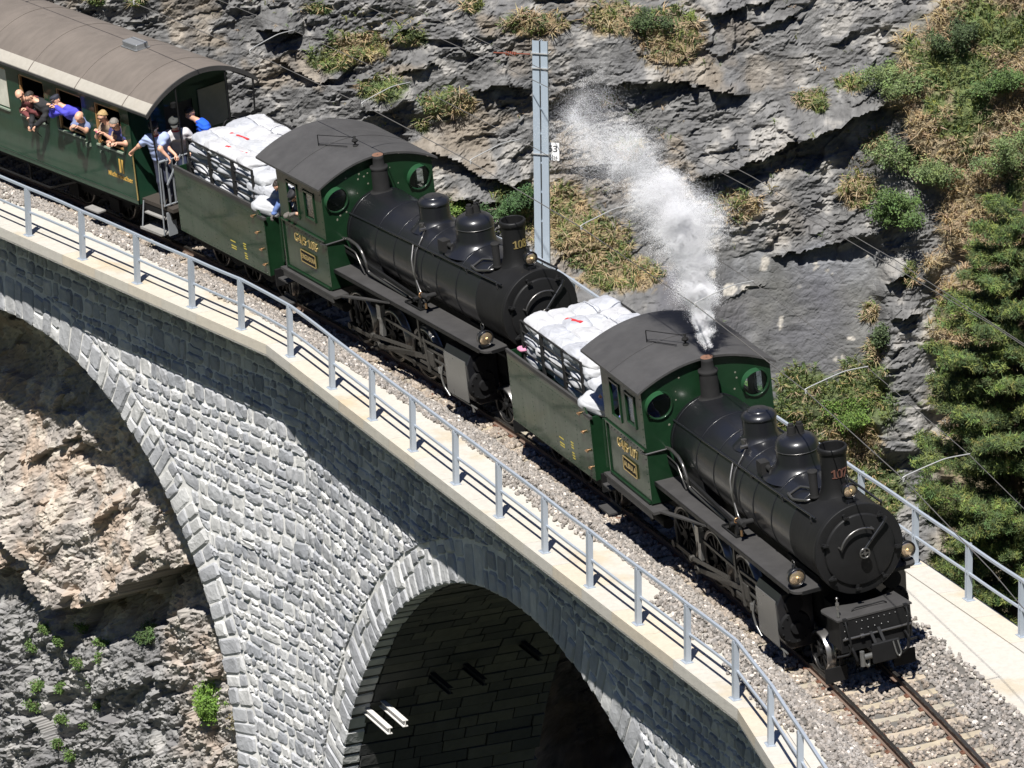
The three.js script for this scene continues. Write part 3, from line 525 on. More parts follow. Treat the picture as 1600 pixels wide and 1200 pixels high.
function outCol(t, y) {
  const n = fbm(t * 0.9, y * 0.9, 221, 4), m = fbm(t * 3, y * 3.2, 223, 4), f = fbm(t * 12, y * 12, 225, 3), s = fbm(t * 1.0 + y * 0.9, y * 0.8 - t * 0.8, 227, 4), b = oBelow(t, y) + (m - 0.5) * 0.6;
  let k = 0.40 + 0.16 * (n - 0.5) + 0.22 * (m - 0.5) + 0.1 * (f - 0.5), c = [k * 1.05, k * 0.93, k * 0.82];
  const mix = (q, w) => { c = c.map((x, i) => lerp(x, q[i], w)); };
  mix([0.44, 0.31, 0.21], 0.5 * sst(0.52, 0.66, s)); mix([0.6, 0.55, 0.47], 0.6 * sst(0.54, 0.64, m)); mix([0.3, 0.28, 0.26], 0.6 * sst(0.55, 0.68, fbm(t * 1.4, y * 2, 229, 3)));
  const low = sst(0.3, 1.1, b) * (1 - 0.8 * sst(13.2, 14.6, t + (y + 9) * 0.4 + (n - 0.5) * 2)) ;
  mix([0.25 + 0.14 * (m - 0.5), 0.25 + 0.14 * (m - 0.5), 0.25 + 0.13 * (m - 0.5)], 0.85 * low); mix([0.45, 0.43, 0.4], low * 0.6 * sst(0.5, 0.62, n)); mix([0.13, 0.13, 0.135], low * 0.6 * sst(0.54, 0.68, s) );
  return c;
}
const ON = (t, y) => OC.A.clone().addScaledVector(OC.t, t).addScaledVector(OC.nrm, -1.2 + outD(t, y)).setY(y);
{
  const ts = [], ys = []; for (let t = 1; t < 7; t += 0.3) ts.push(t); for (let t = 7; t < 19.6; t += 0.042) ts.push(t); for (let y = -40; y < -14; y += 0.6) ys.push(y); for (let y = -14; y < -1.9; y += 0.042) ys.push(y);
  const nu = ts.length, nv = ys.length, pos = new Float32Array(nu * nv * 3), col = new Float32Array(nu * nv * 3), uv = new Float32Array(nu * nv * 2), idx = [];
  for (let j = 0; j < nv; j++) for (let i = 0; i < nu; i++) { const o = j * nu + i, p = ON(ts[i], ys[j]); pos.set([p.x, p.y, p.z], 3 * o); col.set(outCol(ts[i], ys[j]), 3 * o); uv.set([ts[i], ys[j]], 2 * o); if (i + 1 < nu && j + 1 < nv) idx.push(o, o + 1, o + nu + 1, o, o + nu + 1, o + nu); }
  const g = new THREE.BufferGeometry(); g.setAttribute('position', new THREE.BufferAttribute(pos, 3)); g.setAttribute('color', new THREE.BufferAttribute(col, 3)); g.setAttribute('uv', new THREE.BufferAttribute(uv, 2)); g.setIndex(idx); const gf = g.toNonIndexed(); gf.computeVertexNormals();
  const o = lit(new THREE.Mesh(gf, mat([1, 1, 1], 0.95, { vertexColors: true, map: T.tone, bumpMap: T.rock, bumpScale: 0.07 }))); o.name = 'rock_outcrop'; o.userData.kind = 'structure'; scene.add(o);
}
// ================= plants =================
function clusterGeo(n, spread, len, wid, seed, droop = 0.2) {   // a tuft of small bent leaves
  const r = rng(seed), v = [];
  for (let i = 0; i < n; i++) {
    const a = r() * 6.283, e = (r() - 0.35) * 1.9, d = V3(Math.cos(a) * Math.cos(e), Math.sin(e), Math.sin(a) * Math.cos(e)), b = V3((r() - .5) * spread, (r() - .5) * spread * 0.8, (r() - .5) * spread), s = d.clone().cross(V3(r() - .5, r() + .3, r() - .5)).normalize().multiplyScalar(wid * (0.7 + r() * 0.6)), l = len * (0.7 + r() * 0.6);
    const m = b.clone().addScaledVector(d, l * 0.5), t = b.clone().addScaledVector(d, l); t.y -= droop * l;
    const A = m.clone().add(s), B = m.clone().sub(s);
    for (const p of [b, B, A, A, B, t]) v.push(p.x, p.y, p.z);
  }
  const g = new THREE.BufferGeometry(); g.setAttribute('position', new THREE.Float32BufferAttribute(v, 3)); g.computeVertexNormals(); return fit(g);
}
function bladeGeo(n, h, wid, seed, lean) {
  const r = rng(seed), v = [];
  for (let i = 0; i < n; i++) {
    const a = r() * 6.283, l = h * (0.55 + r() * 0.6), o = V3(Math.cos(a), 0, Math.sin(a)), b = o.clone().multiplyScalar(0.05 * r()), s = V3(-o.z, 0, o.x).multiplyScalar(wid), m = b.clone().addScaledVector(o, l * 0.22 * lean).setY(l * 0.6), t = b.clone().addScaledVector(o, l * (0.55 + 0.5 * r()) * lean).setY(l * (0.95 - 0.45 * r() * lean));
    const P = [b.clone().add(s), b.clone().sub(s), m.clone().addScaledVector(s, 0.7), m.clone().addScaledVector(s, -0.7), t];
    for (const k of [0, 1, 2, 2, 1, 3, 2, 3, 4]) v.push(P[k].x, P[k].y, P[k].z);
  }
  const g = new THREE.BufferGeometry(); g.setAttribute('position', new THREE.Float32BufferAttribute(v, 3)); g.computeVertexNormals(); return fit(g);
}
const leafMat = mat([1, 1, 1], 0.85, { transmission: 0.3, thickness: 0, side: THREE.DoubleSide });
const needleMat = mat([1, 1, 1], 0.8, { transmission: 0.2, thickness: 0, side: THREE.DoubleSide });
const barkMat = mat([0.11, 0.075, 0.05], 0.95, { map: T.tone, bumpMap: T.rough, bumpScale: 0.03 }), twigMat = mat([0.16, 0.13, 0.1], 0.9);
const tint = (c, r, a = 0.3) => { const k = 1 - a / 2 + r() * a; return rgb(c[0] * k * (0.9 + r() * 0.2), c[1] * k, c[2] * k * (0.8 + r() * 0.4)); };
// grass on the rock ledges and on the slope
{
  const r = rng(501), green = [], gc = [], dry = [], dc = [], q = new THREE.Quaternion(), up = V3(0, 1, 0);
  const add = (u, v, ty, h) => {
    const P = CP(u, v, cliffD(u, v) - 0.02); q.setFromEuler(new THREE.Euler((r() - .5) * .5 + 0.25, r() * 6.28, (r() - .5) * .5 - 0.2));
    const s = h * (0.6 + r() * 0.7), m = new M4().compose(P, q, V3(s, s, s));
    if (ty) { dry.push(m); dc.push(tint([0.42, 0.32, 0.18], r, 0.4)); } else { green.push(m); gc.push(tint(r() < 0.45 ? [0.19, 0.22, 0.045] : [0.115, 0.175, 0.045], r, 0.5)); }
  };
  for (const [gu, gv, ru, rv, ty] of GRASS) { const n = 24 + ru * rv * 300; for (let i = 0; i < n; i++) { const a = r() * 6.28, d = Math.sqrt(r()); add(gu + Math.cos(a) * d * ru, gv + Math.sin(a) * d * rv, ty === 1 ? (r() < 0.45 ? 1 : 0) : ty === 2 ? (r() < 0.12 ? 1 : 0) : (r() < 0.2 ? 1 : 0), ty === 2 ? 0.9 : 1); } }
  for (let i = 0; i < 9000; i++) { const u = 15.6 + r() * 6.5, v = -9.5 + r() * 12.5; if (slopeMask(u, v) < 0.5) continue; add(u, v, fbm(u * 1.1, v * 1.1, 63, 4) + (r() - 0.5) * 0.12 > 0.56 ? 0 : 1, 1); }
  for (let i = 0; i < 1500; i++) { const u = -4 + r() * 20, v = -6 + r() * 7; if (fbm(u * 1.5, v * 1.5, 67, 3) < 0.62 || slabMask(u, v) > 0.3) continue; add(u, v, r() < 0.35 ? 1 : 0, 0.6); }
  tag(inst('green_grass', bladeGeo(9, 0.26, 0.012, 3, 0.9), leafMat, green, gc), 'green grass tufts growing on the ledges of the grey cliff', 'grass', null, 'stuff');
  tag(inst('dry_grass', bladeGeo(10, 0.28, 0.011, 4, 1.25), leafMat, dry, dc), 'straw coloured dry grass on the ledges of the grey cliff', 'grass', null, 'stuff');
}
const leaves = [1, 2, 3].map((k) => clusterGeo(14, 0.2, 0.06, 0.017, 600 + k));
function shrub(name, label, cat, group, u, v, d, rad, n, col, seed, o = {}) {
  const t = thing(name, label, cat, group), r = rng(seed), base = u.isVector3 ? u : CP(u, v, cliffD(u, v)); t.position.copy(base);
  const ms = [[], [], []], cs = [[], [], []], q = new THREE.Quaternion(), stems = [];
  const N = o.stems || 6, tips = [];
  for (let i = 0; i < N; i++) { const e = V3((r() - .5) * 2 * rad[0], (o.up || 0.3) * rad[1] + r() * rad[1] * 1.2, (r() - .5) * 2 * rad[2]).add(CN.clone().multiplyScalar(d)); tips.push(e); stems.push(tube([[0, -0.1, 0], e.clone().multiplyScalar(0.5).add(V3((r() - .5) * .2, 0.1, (r() - .5) * .2)), e], 0.012 + 0.012 * rad[1], 5, 5)); }
  part('stem', stems, twigMat, t);
  for (let i = 0; i < n; i++) {
    const tip = tips[Math.floor(r() * N)], f = 0.35 + 0.75 * Math.sqrt(r()), p = tip.clone().multiplyScalar(f), sp = 0.46 * Math.max(...rad); p.add(V3((r() + r() - 1) * sp, (r() + r() - 1) * sp * 0.55, (r() + r() - 1) * sp));
    const s = (o.leaf || 1) * (0.6 + r() * 0.6), w = Math.floor(r() * 3); q.setFromEuler(new THREE.Euler(r() * 6, r() * 6, r() * 6)); ms[w].push(new M4().compose(p, q, V3(s, s, s))); cs[w].push(tint(col, r, 0.6));
  }
  for (let w = 0; w < 3; w++) if (ms[w].length) inst('foliage', leaves[w], leafMat, ms[w], cs[w], t);
  return t;
}
const G1 = [0.10, 0.17, 0.04], G2 = [0.16, 0.22, 0.075], G3 = [0.13, 0.22, 0.03], G4 = [0.07, 0.11, 0.035];
shrub('shrub', 'pale green bush at the right end of the dark cave in the cliff', 'shrub', null, 16.1, -1.35, 0.4, [0.8, 0.4, 0.6], 480, G2, 1);
shrub('shrub', 'large loose pale green bush below the cave, left of the pine', 'shrub', null, 16.7, -3.4, 0.4, [0.8, 0.5, 0.6], 620, G2, 2, { stems: 10 });
shrub('shrub', 'green bush overhanging the smooth dark rock slab at its right end', 'shrub', null, 16.35, -4.4, 0.6, [0.65, 0.5, 0.55], 480, G1, 3, { stems: 8 });
shrub('shrub', 'bushy green shrub on the grass slope in the upper right corner', 'shrub', null, 18.4, -1.3, 0.15, [0.55, 0.4, 0.5], 380, G1, 4);
shrub('shrub', 'dark round shrub in the middle of the dry grass slope', 'shrub', null, 17.6, -0.4, 0.2, [0.45, 0.4, 0.45], 300, G4, 5);
shrub('shrub', 'bright green bush on the ledge left of the catenary mast', 'shrub', null, 7.3, -4.25, 0.3, [0.5, 0.45, 0.5], 420, [0.06, 0.13, 0.035], 6);
shrub('shrub', 'small bright green bush behind the domes of the rear locomotive', 'shrub', null, 6.1, -4.35, 0.25, [0.35, 0.25, 0.35], 240, G3, 7);
shrub('shrub', 'green shrub above the smooth slab, beside the pale rock rib', 'shrub', null, 15.9, -7.2, 0.15, [0.25, 0.3, 0.25], 160, G4, 11);
shrub('shrub', 'green bush at the foot of the pale rock rib behind the front locomotive', 'shrub', null, 15.4, -9.2, 0.3, [0.6, 0.4, 0.6], 500, G3, 12);
shrub('shrub', 'low green bush in the meadow behind the front cab', 'shrub', null, 12.6, -8.6, 0.3, [0.6, 0.3, 0.6], 420, [0.1, 0.2, 0.05], 13);
shrub('shrub', 'dark green tuft on the top edge of the cliff, right of the mast top', 'shrub', null, 10.6, 0.1, 0.15, [0.4, 0.25, 0.4], 220, G4, 14);
shrub('shrub', 'tall light green bush at the right edge above the pine', 'shrub', null, 18.9, -3.2, 0.4, [0.8, 0.8, 0.8], 650, G2, 15, { stems: 9 });
shrub('shrub', 'upright light green shrub in the lower left rock, beside the arch pier', 'shrub', null, ON(15.35, -10.1), 0, 0.15, [0.42, 0.55, 0.4], 480, [0.15, 0.27, 0.03], 8, { up: 0.1 });
shrub('shrub', 'small round dark green cushion bush under the tan overhang', 'shrub', null, ON(12.98, -9.1), 0, 0.1, [0.24, 0.2, 0.22], 160, [0.07, 0.13, 0.03], 9);
shrub('shrub', 'brownish trailing plant beside the foot of the arch pier', 'shrub', null, ON(16.84, -9.95), 0, 0.12, [0.3, 0.3, 0.25], 120, [0.16, 0.14, 0.06], 10);
for (const [i, [t, y]] of [[10.27, -9.70], [9.15, -10.04], [9.72, -10.15], [11.24, -9.76], [11.40, -10.03], [10.34, -10.51], [8.89, -11.45], [9.42, -11.36], [8.66, -11.97], [9.45, -12.09], [9.84, -12.12], [9.59, -12.61], [10.53, -11.45], [9.92, -12.76], [8.41, -10.74], [10.70, -10.96]].entries())
  shrub('cushion_plant', 'small green cushion plant on the grey rock in the lower left corner', 'plant', 'cushion plants on the lower left rock', ON(t, y), 0, 0.06, [0.14, 0.09, 0.12], 60, [0.1, 0.18, 0.03], 40 + i, { stems: 4, leaf: 0.8 });
// pines: trunk, limbs and pads of needle tufts
const needles = [1, 2, 3].map((k) => clusterGeo(20, 0.12, 0.10, 0.008, 700 + k, 0.05));
function pine(label, base, H, Rm, seed, n0, from) {
  const t = thing('pine_tree', label, 'pine tree'), r = rng(seed); t.position.copy(base);
  const trunk = []; for (let i = 0; i < 8; i++) { const y0 = H * i / 8, y1 = H * (i + 1) / 8, rr = (y) => 0.24 * (1 - y / H) + 0.03; trunk.push(cyl(rr(y0), rr(y1), y1 - y0, 'y', 0.05 * Math.sin(i), (y0 + y1) / 2, 0.05 * Math.cos(i * 1.7), 10)); }
  part('trunk', trunk, barkMat, t);
  const limbs = [], ms = [[], [], []], cs = [[], [], []], q = new THREE.Quaternion();
  for (let i = 0; i < n0; i++) {
    const f = from + (1 - from) * (i + r()) / n0, y = H * f, a = i * 2.39996 + r() * 0.7, L = Rm * (0.26 + 0.88 * Math.pow(1 - f, 0.85)) * (0.75 + r() * 0.45), dir = V3(Math.cos(a), 0, Math.sin(a)), side = V3(-dir.z, 0, dir.x);
    const P = (k) => dir.clone().multiplyScalar(L * k).add(V3(0, y - 0.32 * L * Math.sin(k * 2.2) * (1.1 - f) + 0.16 * L * k * k, 0)).addScaledVector(side, 0.12 * L * Math.sin(k * 3 + i));
    limbs.push(tube([P(0), P(0.35), P(0.7), P(1)], 0.022 + 0.012 * L, 6, 5));
    const subs = 5 + Math.floor(L * 4);
    for (let j = 0; j < subs; j++) {
      const k = 0.28 + 0.74 * (j + r() * 0.7) / subs, sd = j % 2 ? 1 : -1, l2 = L * (0.18 + 0.26 * (1 - Math.abs(k - 0.6))) * (0.7 + r() * 0.6), b = P(Math.min(k, 1)), e = b.clone().addScaledVector(side, sd * l2).addScaledVector(dir, l2 * 0.6).add(V3(0, (r() - 0.2) * 0.25 * l2, 0));
      limbs.push(rod(b.toArray(), e.toArray(), 0.012, 4));
      const m = 12 + Math.floor(l2 * 52), tone = 0.75 + r() * 0.5;
      for (let x = 0; x < m; x++) {
        const s = 0.75 + r() * 0.6, p = b.clone().lerp(e, 0.15 + r() * 0.95).add(V3((r() + r() - 1) * 0.2, (r() + r() - 0.75) * 0.13, (r() + r() - 1) * 0.2)), w = Math.floor(r() * 3);
        q.setFromEuler(new THREE.Euler(r() * 6, r() * 6, r() * 6)); ms[w].push(new M4().compose(p, q, V3(s, s, s)));
        const c = r() < 0.45 ? [0.15, 0.19, 0.04] : [0.07, 0.11, 0.03]; cs[w].push(rgb(c[0] * tone * (0.8 + r() * 0.4), c[1] * tone * (0.85 + r() * 0.3), c[2] * tone));
      }
    }
  }
  const lb = part('limbs', limbs, barkMat, t); lb.name = 'branches'; lb.userData.kind = 'stuff';
  for (let w = 0; w < 3; w++) inst('crown', needles[w], needleMat, ms[w], cs[w], t);
}
pine('tall dense pine beside the viaduct at the right edge of the view', V3(34.6, -14.5, -9.1), 15, 2.7, 901, 100, 0.14);
// ================= the two locomotives and their tenders =================
const L = {
  black: mat([0.009, 0.0095, 0.0115], 0.55, { specularIntensity: 0.5, clearcoat: 0.6, clearcoatRoughness: 0.2, roughnessMap: T.grime, bumpMap: T.rough, bumpScale: 0.004 }),
  matt: mat([0.014, 0.014, 0.0145], 0.68, { clearcoat: 0, specularIntensity: 0.35, map: T.tone, roughnessMap: T.grime }),
  soot: mat([0.024, 0.0235, 0.0235], 0.85, { clearcoat: 0, specularIntensity: 0.35, map: T.tone }),
  dark: mat([0.008, 0.008, 0.0085], 0.8, { clearcoat: 0, specularIntensity: 0.3 }),
  roof: mat([0.06, 0.058, 0.057], 0.82, { map: T.tone, roughnessMap: T.grime, bumpMap: T.rough, bumpScale: 0.01 }),
  board: mat([0.055, 0.053, 0.052], 0.7, { clearcoat: 0, specularIntensity: 0.35, map: T.tone, bumpMap: T.fine, bumpScale: 0.003 }),
  green: mat([0.0085, 0.033, 0.0135], 0.6, { specularIntensity: 0.3, clearcoat: 0.42, clearcoatRoughness: 0.1, roughnessMap: T.grime, map: T.tone, bumpMap: T.rough, bumpScale: 0.006 }),
  rodm: mat([0.07, 0.066, 0.06], 0.5, { metalness: 0.6 }),
  steel: mat([0.3, 0.29, 0.28], 0.42, { metalness: 0.85, roughnessMap: T.grime }),
  grey: mat([0.16, 0.16, 0.155], 0.38, { metalness: 0.5, roughnessMap: T.grime }),
  pipe: mat([0.14, 0.135, 0.13], 0.32, { metalness: 0.8 }),
  copper: mat([0.5, 0.3, 0.16], 0.35, { metalness: 0.9 }),
  brass: mat([0.62, 0.47, 0.2], 0.35, { metalness: 0.85 }),
  rust: mat([0.2, 0.1, 0.06], 0.8, { map: T.tone }),
  rust2: mat([0.09, 0.035, 0.022], 0.8),
  lens: mat([0.55, 0.42, 0.28], 0.12, { metalness: 0.75, clearcoat: 1, clearcoatRoughness: 0.04 }),
  bulb: mat([0.9, 0.62, 0.3], 0.2, { metalness: 0.3 }),
  glass: mat([0.85, 0.9, 0.92], 0.08, { transmission: 1, thickness: 0 }),
  beige: mat([0.2, 0.195, 0.15], 0.6, { map: T.tone }),
};
const font = await new FontLoader().loadAsync('fonts/droid/droid_sans_bold.typeface.json');
const serif = await new FontLoader().loadAsync('fonts/droid/droid_serif_bold.typeface.json');
function text(str, size, depth, f = font) { const g = new TextGeometry(str, { font: f, size, depth, curveSegments: 3, bevelEnabled: false }); g.computeBoundingBox(); const b = g.boundingBox; return g.translate(-(b.min.x + b.max.x) / 2, -(b.min.y + b.max.y) / 2, 0); }
const BY = 2.3, BR = 0.755;   // boiler axis and radius
const alongX = (prof, seg = 40) => lathe(prof, seg).rotateZ(-Math.PI / 2).translate(0, BY, 0);   // profile [radius, x]
const onBoiler = (x, deg, r = BR) => [x, BY + r * Math.cos(deg * Math.PI / 180), r * Math.sin(deg * Math.PI / 180)];
function wheel(r, parent, x, z, spokes, weight, turn = 0) {
  const g = [lathe([[r * 0.8, -0.055], [r * 0.9, -0.055], [r * 0.9, 0.055], [r * 0.8, 0.055], [r * 0.8, -0.055]], 36), cyl(r * 0.2, r * 0.2, 0.14, 'y', 0, 0, 0, 16)];
  for (let i = 0; i < spokes; i++) { const a = i * 6.2832 / spokes + turn; g.push(bar([r * 0.15 * Math.cos(a), 0, r * 0.15 * Math.sin(a)], [r * 0.84 * Math.cos(a), 0, r * 0.84 * Math.sin(a)], 0.055, 0.05)); }
  if (weight) { const pts = []; for (let i = 0; i <= 10; i++) { const a = turn + Math.PI - 0.75 + 1.5 * i / 10; pts.push([r * 0.83 * Math.cos(a), r * 0.83 * Math.sin(a)]); } g.push(ext(shape(pts), 0.09).rotateX(Math.PI / 2).translate(0, 0.045, 0)); }
  const sg = Math.sign(z), w = part('wheel', g, L.matt, parent);
  part('tyre', lathe([[r * 0.89, -0.06], [r, -0.06], [r * 0.985, 0.05], [r * 1.06, 0.055], [r * 1.05, 0.085], [r * 0.89, 0.085], [r * 0.89, -0.06]], 40), L.steel, w);
  w.rotation.x = sg > 0 ? -Math.PI / 2 : Math.PI / 2; w.position.set(x, r, z); return w;
}
function lamp(parent, x, y, z, r = 0.15) {
  const g = [lathe([[0.02, -0.17], [r * 0.62, -0.165], [r * 0.95, -0.08], [r * 1.0, 0.0], [r * 1.06, 0.005], [r * 1.06, 0.04], [r * 0.93, 0.045], [r * 0.93, 0.0]], 28).rotateZ(-Math.PI / 2), box(0.1, 0.1, 0.12, -0.05, -r - 0.03, 0), box(0.16, 0.025, 0.17, -0.04, -r - 0.08, 0), cyl(0.035, 0.03, 0.06, 'y', -0.06, r + 0.02, 0, 10)];
  const o = part('headlamp', g, L.black, parent); o.position.set(x, y, z);
  const d = new THREE.SphereGeometry(r * 1.7, 24, 10, 0, 6.2832, 0, 0.58).rotateZ(-Math.PI / 2).scale(1, 1, 1).translate(-r * 1.7 * Math.cos(0.58) + 0.02, 0, 0);
  part('lens', d, L.lens, o); part('lamp_bulb', new THREE.SphereGeometry(0.026, 12, 8).translate(0.062, 0.01, 0), L.bulb, o);
  part('carrying_ring', new THREE.TorusGeometry(0.06, 0.007, 5, 14).translate(-0.06, r + 0.07, 0), L.pipe, o);
  return o;
}
function rivets(pts, r = 0.014) { return pts.map((p) => new THREE.SphereGeometry(r, 6, 4).translate(...p)); }
function makeLoco(num, plate, label) {
  const t = thing('steam_locomotive', label, 'steam locomotive', null), P = (n, g, m) => part(n, g, m, t);
  const S = [1, -1];
  // frames, wheels, motion
  for (const z of S) P('frame_plate', [box(7.9, 0.6, 0.05, -0.35, 1.0, z * 0.42), box(0.3, 0.35, 0.06, 2.95, 0.62, z * 0.4), box(0.3, 0.35, 0.06, 1.15, 0.62, z * 0.42), box(0.3, 0.35, 0.06, -1.4, 0.62, z * 0.42)], L.dark);
  P('boiler_saddle', [box(1.3, 0.75, 1.0, 2.3, 1.3, 0), box(4.8, 0.4, 0.7, -0.8, 1.45, 0), box(2.2, 0.7, 1.1, -3.0, 1.2, 0)], L.dark);
  const wx = [1.15, -0.1, -1.4, -2.75];
  for (const z of S) { for (const [i, x] of wx.entries()) wheel(0.525, t, x, z * 0.56, 12, true, 2.4 + (z > 0 ? 0 : 1.57)); wheel(0.365, t, 2.95, z * 0.555, 9, false, 0.3); }
  for (const x of [...wx, 2.95]) P('axle', cyl(0.07, 0.07, 1.1, 'z', x, x > 2 ? 0.365 : 0.525, 0, 10), L.steel);
  for (const z of S) {
    const py = 0.525 - 0.2, px = -0.22, pin = (x) => [x + px, py + (z > 0 ? 0 : 0.35), z * 0.74];
    P('coupling_rod', [bar(pin(wx[0]), pin(wx[3]), 0.05, 0.085), ...wx.map((x) => cyl(0.07, 0.07, 0.1, 'z', ...pin(x), 14))], L.rodm);
    P('connecting_rod', [bar([wx[2] + px, pin(0)[1], z * 0.86], [0.78, 0.78, z * 0.93], 0.05, 0.09), cyl(0.085, 0.085, 0.12, 'z', wx[2] + px, pin(0)[1], z * 0.86, 14), cyl(0.02, 0.02, 0.26, 'z', wx[2] + px, pin(0)[1], z * 0.9, 8)], L.rodm);
    P('crosshead', [rbox(0.26, 0.3, 0.12, 0.02, 0.78, 0.78, z * 0.93), rod([0.8, 0.78, z * 0.93], [1.78, 0.78, z * 0.95], 0.03)], L.rodm);
    P('slide_bars', [bar([0.3, 0.96, z * 0.93], [1.76, 0.98, z * 0.95], 0.06, 0.05), bar([0.3, 0.6, z * 0.93], [1.76, 0.62, z * 0.95], 0.06, 0.05)], L.rodm);
    P('expansion_link', [bar([-1.05, 1.28, z * 0.98], [-1.12, 0.72, z * 0.98], 0.07, 0.13), box(0.16, 0.3, 0.1, -1.07, 1.22, z * 1.0)], L.grey);
    P('eccentric_rod', [bar([-1.5, 0.62, z * 1.02], [0.12, 0.8, z * 0.99], 0.035, 0.06), cyl(0.05, 0.05, 0.08, 'z', -1.5, 0.62, z * 1.02, 10)], L.rodm);
    P('valve_rod', [bar([-1.08, 1.12, z * 0.98], [0.62, 1.08, z * 0.98], 0.035, 0.05), bar([0.6, 1.12, z * 0.98], [1.78, 1.16, z * 0.98], 0.045, 0.05)], L.rodm);
    P('combination_lever', [bar([0.62, 1.2, z * 0.99], [0.74, 0.5, z * 0.99], 0.035, 0.055), bar([0.5, 1.5, z * 1.0], [0.5, 0.95, z * 1.0], 0.03, 0.05), bar([0.42, 1.5, z * 0.97], [0.42, 1.0, z * 0.97], 0.03, 0.04)], L.rodm);
    const cs = shape([[-0.22, 0.06], [-0.24, 0.28], [-0.2, 0.78], [0.02, 0.86], [0.2, 0.78], [0.22, 0.28], [0.1, 0.02], [-0.1, 0.0]]);
    const cyg = ext(shape([[0.55, 0.42], [0.55, 1.4], [1.08, 1.4], [1.17, 1.24], [1.15, 0.85], [1.06, 0.5], [0.98, 0.42]].map(([a, b]) => [a, b])), 0.9, 0.015).rotateY(-Math.PI / 2); // profile z,y extruded along x
    cyg.rotateY(Math.PI); cyg.scale(1, 1, 1);
    const cy = cyg; cy.computeBoundingBox(); const bb = cy.boundingBox; cy.translate(1.75 - bb.min.x, 0, 0); if ((bb.min.z + bb.max.z) / 2 * z < 0) cy.rotateY(Math.PI).translate(1.75 * 2 + 0.93, 0, 0);
    const c = P('cylinder', cy, L.black);
    part('cylinder_jacket', [ext(shape([[1.8, 0.48], [2.62, 0.48], [2.62, 1.3], [1.8, 1.3]]), 0.015).translate(0, 0, 0).applyMatrix4(new M4().makeTranslation(0, 0, z > 0 ? 1.172 : -1.187))], L.grey, c);
    part('cylinder_cover', [cyl(0.3, 0.27, 0.07, 'x', 2.7, 0.8, z * 0.9, 24), cyl(0.12, 0.1, 0.1, 'x', 2.74, 0.8, z * 0.9, 16), cyl(0.16, 0.16, 0.1, 'x', 2.7, 1.22, z * 0.9, 16), ...rivets([...Array(10).keys()].map((i) => [2.745, 0.8 + 0.25 * Math.cos(i * 0.628), z * 0.9 + 0.25 * Math.sin(i * 0.628)]), 0.018)], L.dark, c);
    part('drain_pipe', [tube([[1.72, 1.0, z * 1.2], [1.66, 0.75, z * 1.22], [1.7, 0.55, z * 1.2], [1.86, 0.4, z * 1.18]], 0.02), rod([1.8, 0.4, z * 1.1], [2.75, 0.38, z * 1.1], 0.018), box(0.1, 0.12, 0.06, 1.62, 0.85, z * 1.2), cyl(0.03, 0.03, 0.1, 'y', 2.62, 0.33, z * 1.1, 8)], L.grey, c);
  }
  // boiler
  P('boiler', alongX([[0.01, -2.75], [0.77, -2.75], [0.77, -1.55], [BR, -1.5], [BR, 2.55]], 56), L.black);
  P('firebox', [box(1.3, 1.1, 1.24, -2.1, 1.9, 0), box(1.25, 0.9, 1.36, -2.1, 2.1, 0)], L.black);
  const sb = P('smokebox', alongX([[BR, 2.5], [0.765, 2.52], [0.765, 3.5], [0.79, 3.52], [0.79, 3.6], [0.775, 3.615], [0.64, 3.62], [0.01, 3.62]], 56), L.matt);
  for (const x of [-2.55, -1.5, -0.75, 0.35, 0.95, 1.72, 2.5]) P('boiler_band', new THREE.TorusGeometry(x < -1.5 ? 0.772 : BR + 0.003, 0.009, 4, 56).rotateY(Math.PI / 2).translate(x, BY, 0), L.black);
  const door = P('smokebox_door', alongX([[0.63, 3.6], [0.63, 3.645], [0.6, 3.665], [0.3, 3.71], [0.01, 3.725]], 48), L.matt);
  for (const a of [20, 70, 125, 170, 215, 262, 325]) { const q = a * Math.PI / 180, y = BY + 0.665 * Math.cos(q), z = 0.665 * Math.sin(q); part('door_clamp', [bar([3.66, y - 0.06 * Math.cos(q), z - 0.06 * Math.sin(q)], [3.66, y + 0.06 * Math.cos(q), z + 0.06 * Math.sin(q)], 0.05, 0.045), cyl(0.022, 0.022, 0.1, 'x', 3.68, y, z, 8), box(0.03, 0.03, 0.1, 3.72, y, z)], L.matt, door); }
  part('hand_wheel', [new THREE.TorusGeometry(0.085, 0.016, 6, 20).rotateY(Math.PI / 2).translate(3.84, BY, 0), cyl(0.035, 0.03, 0.16, 'x', 3.78, BY, 0, 12), bar([3.84, BY - 0.08, 0], [3.84, BY + 0.08, 0], 0.02), bar([3.84, BY, -0.08], [3.84, BY, 0.08], 0.02)], L.pipe, door);
  part('door_lever', [rod([3.79, BY + 0.06, -0.03], [3.76, BY + 0.44, -0.42], 0.024), rod([3.76, BY + 0.44, -0.42], [3.76, BY + 0.52, -0.46], 0.028)], L.black, door);
  part('door_handrail', [tube([...Array(9).keys()].map((i) => { const a = (70 - i * 12.5) * Math.PI / 180; return [3.79, BY + 0.42 * Math.cos(a), 0.42 * Math.sin(a)]; }), 0.019), ...[70, -30].map((a) => rod([3.68, BY + 0.42 * Math.cos(a / 57.3), 0.42 * Math.sin(a / 57.3)], [3.79, BY + 0.42 * Math.cos(a / 57.3), 0.42 * Math.sin(a / 57.3)], 0.017))], L.pipe, door);
  // chimney with its number
  const ch = P('chimney', lathe([[0.43, 2.84], [0.36, 2.93], [0.27, 3.06], [0.235, 3.2], [0.218, 3.45], [0.226, 3.8], [0.25, 3.8], [0.255, 3.86], [0.235, 3.89], [0.2, 3.88], [0.195, 3.3], [0.0, 3.2]], 40).translate(2.85, 0, 0), L.matt);
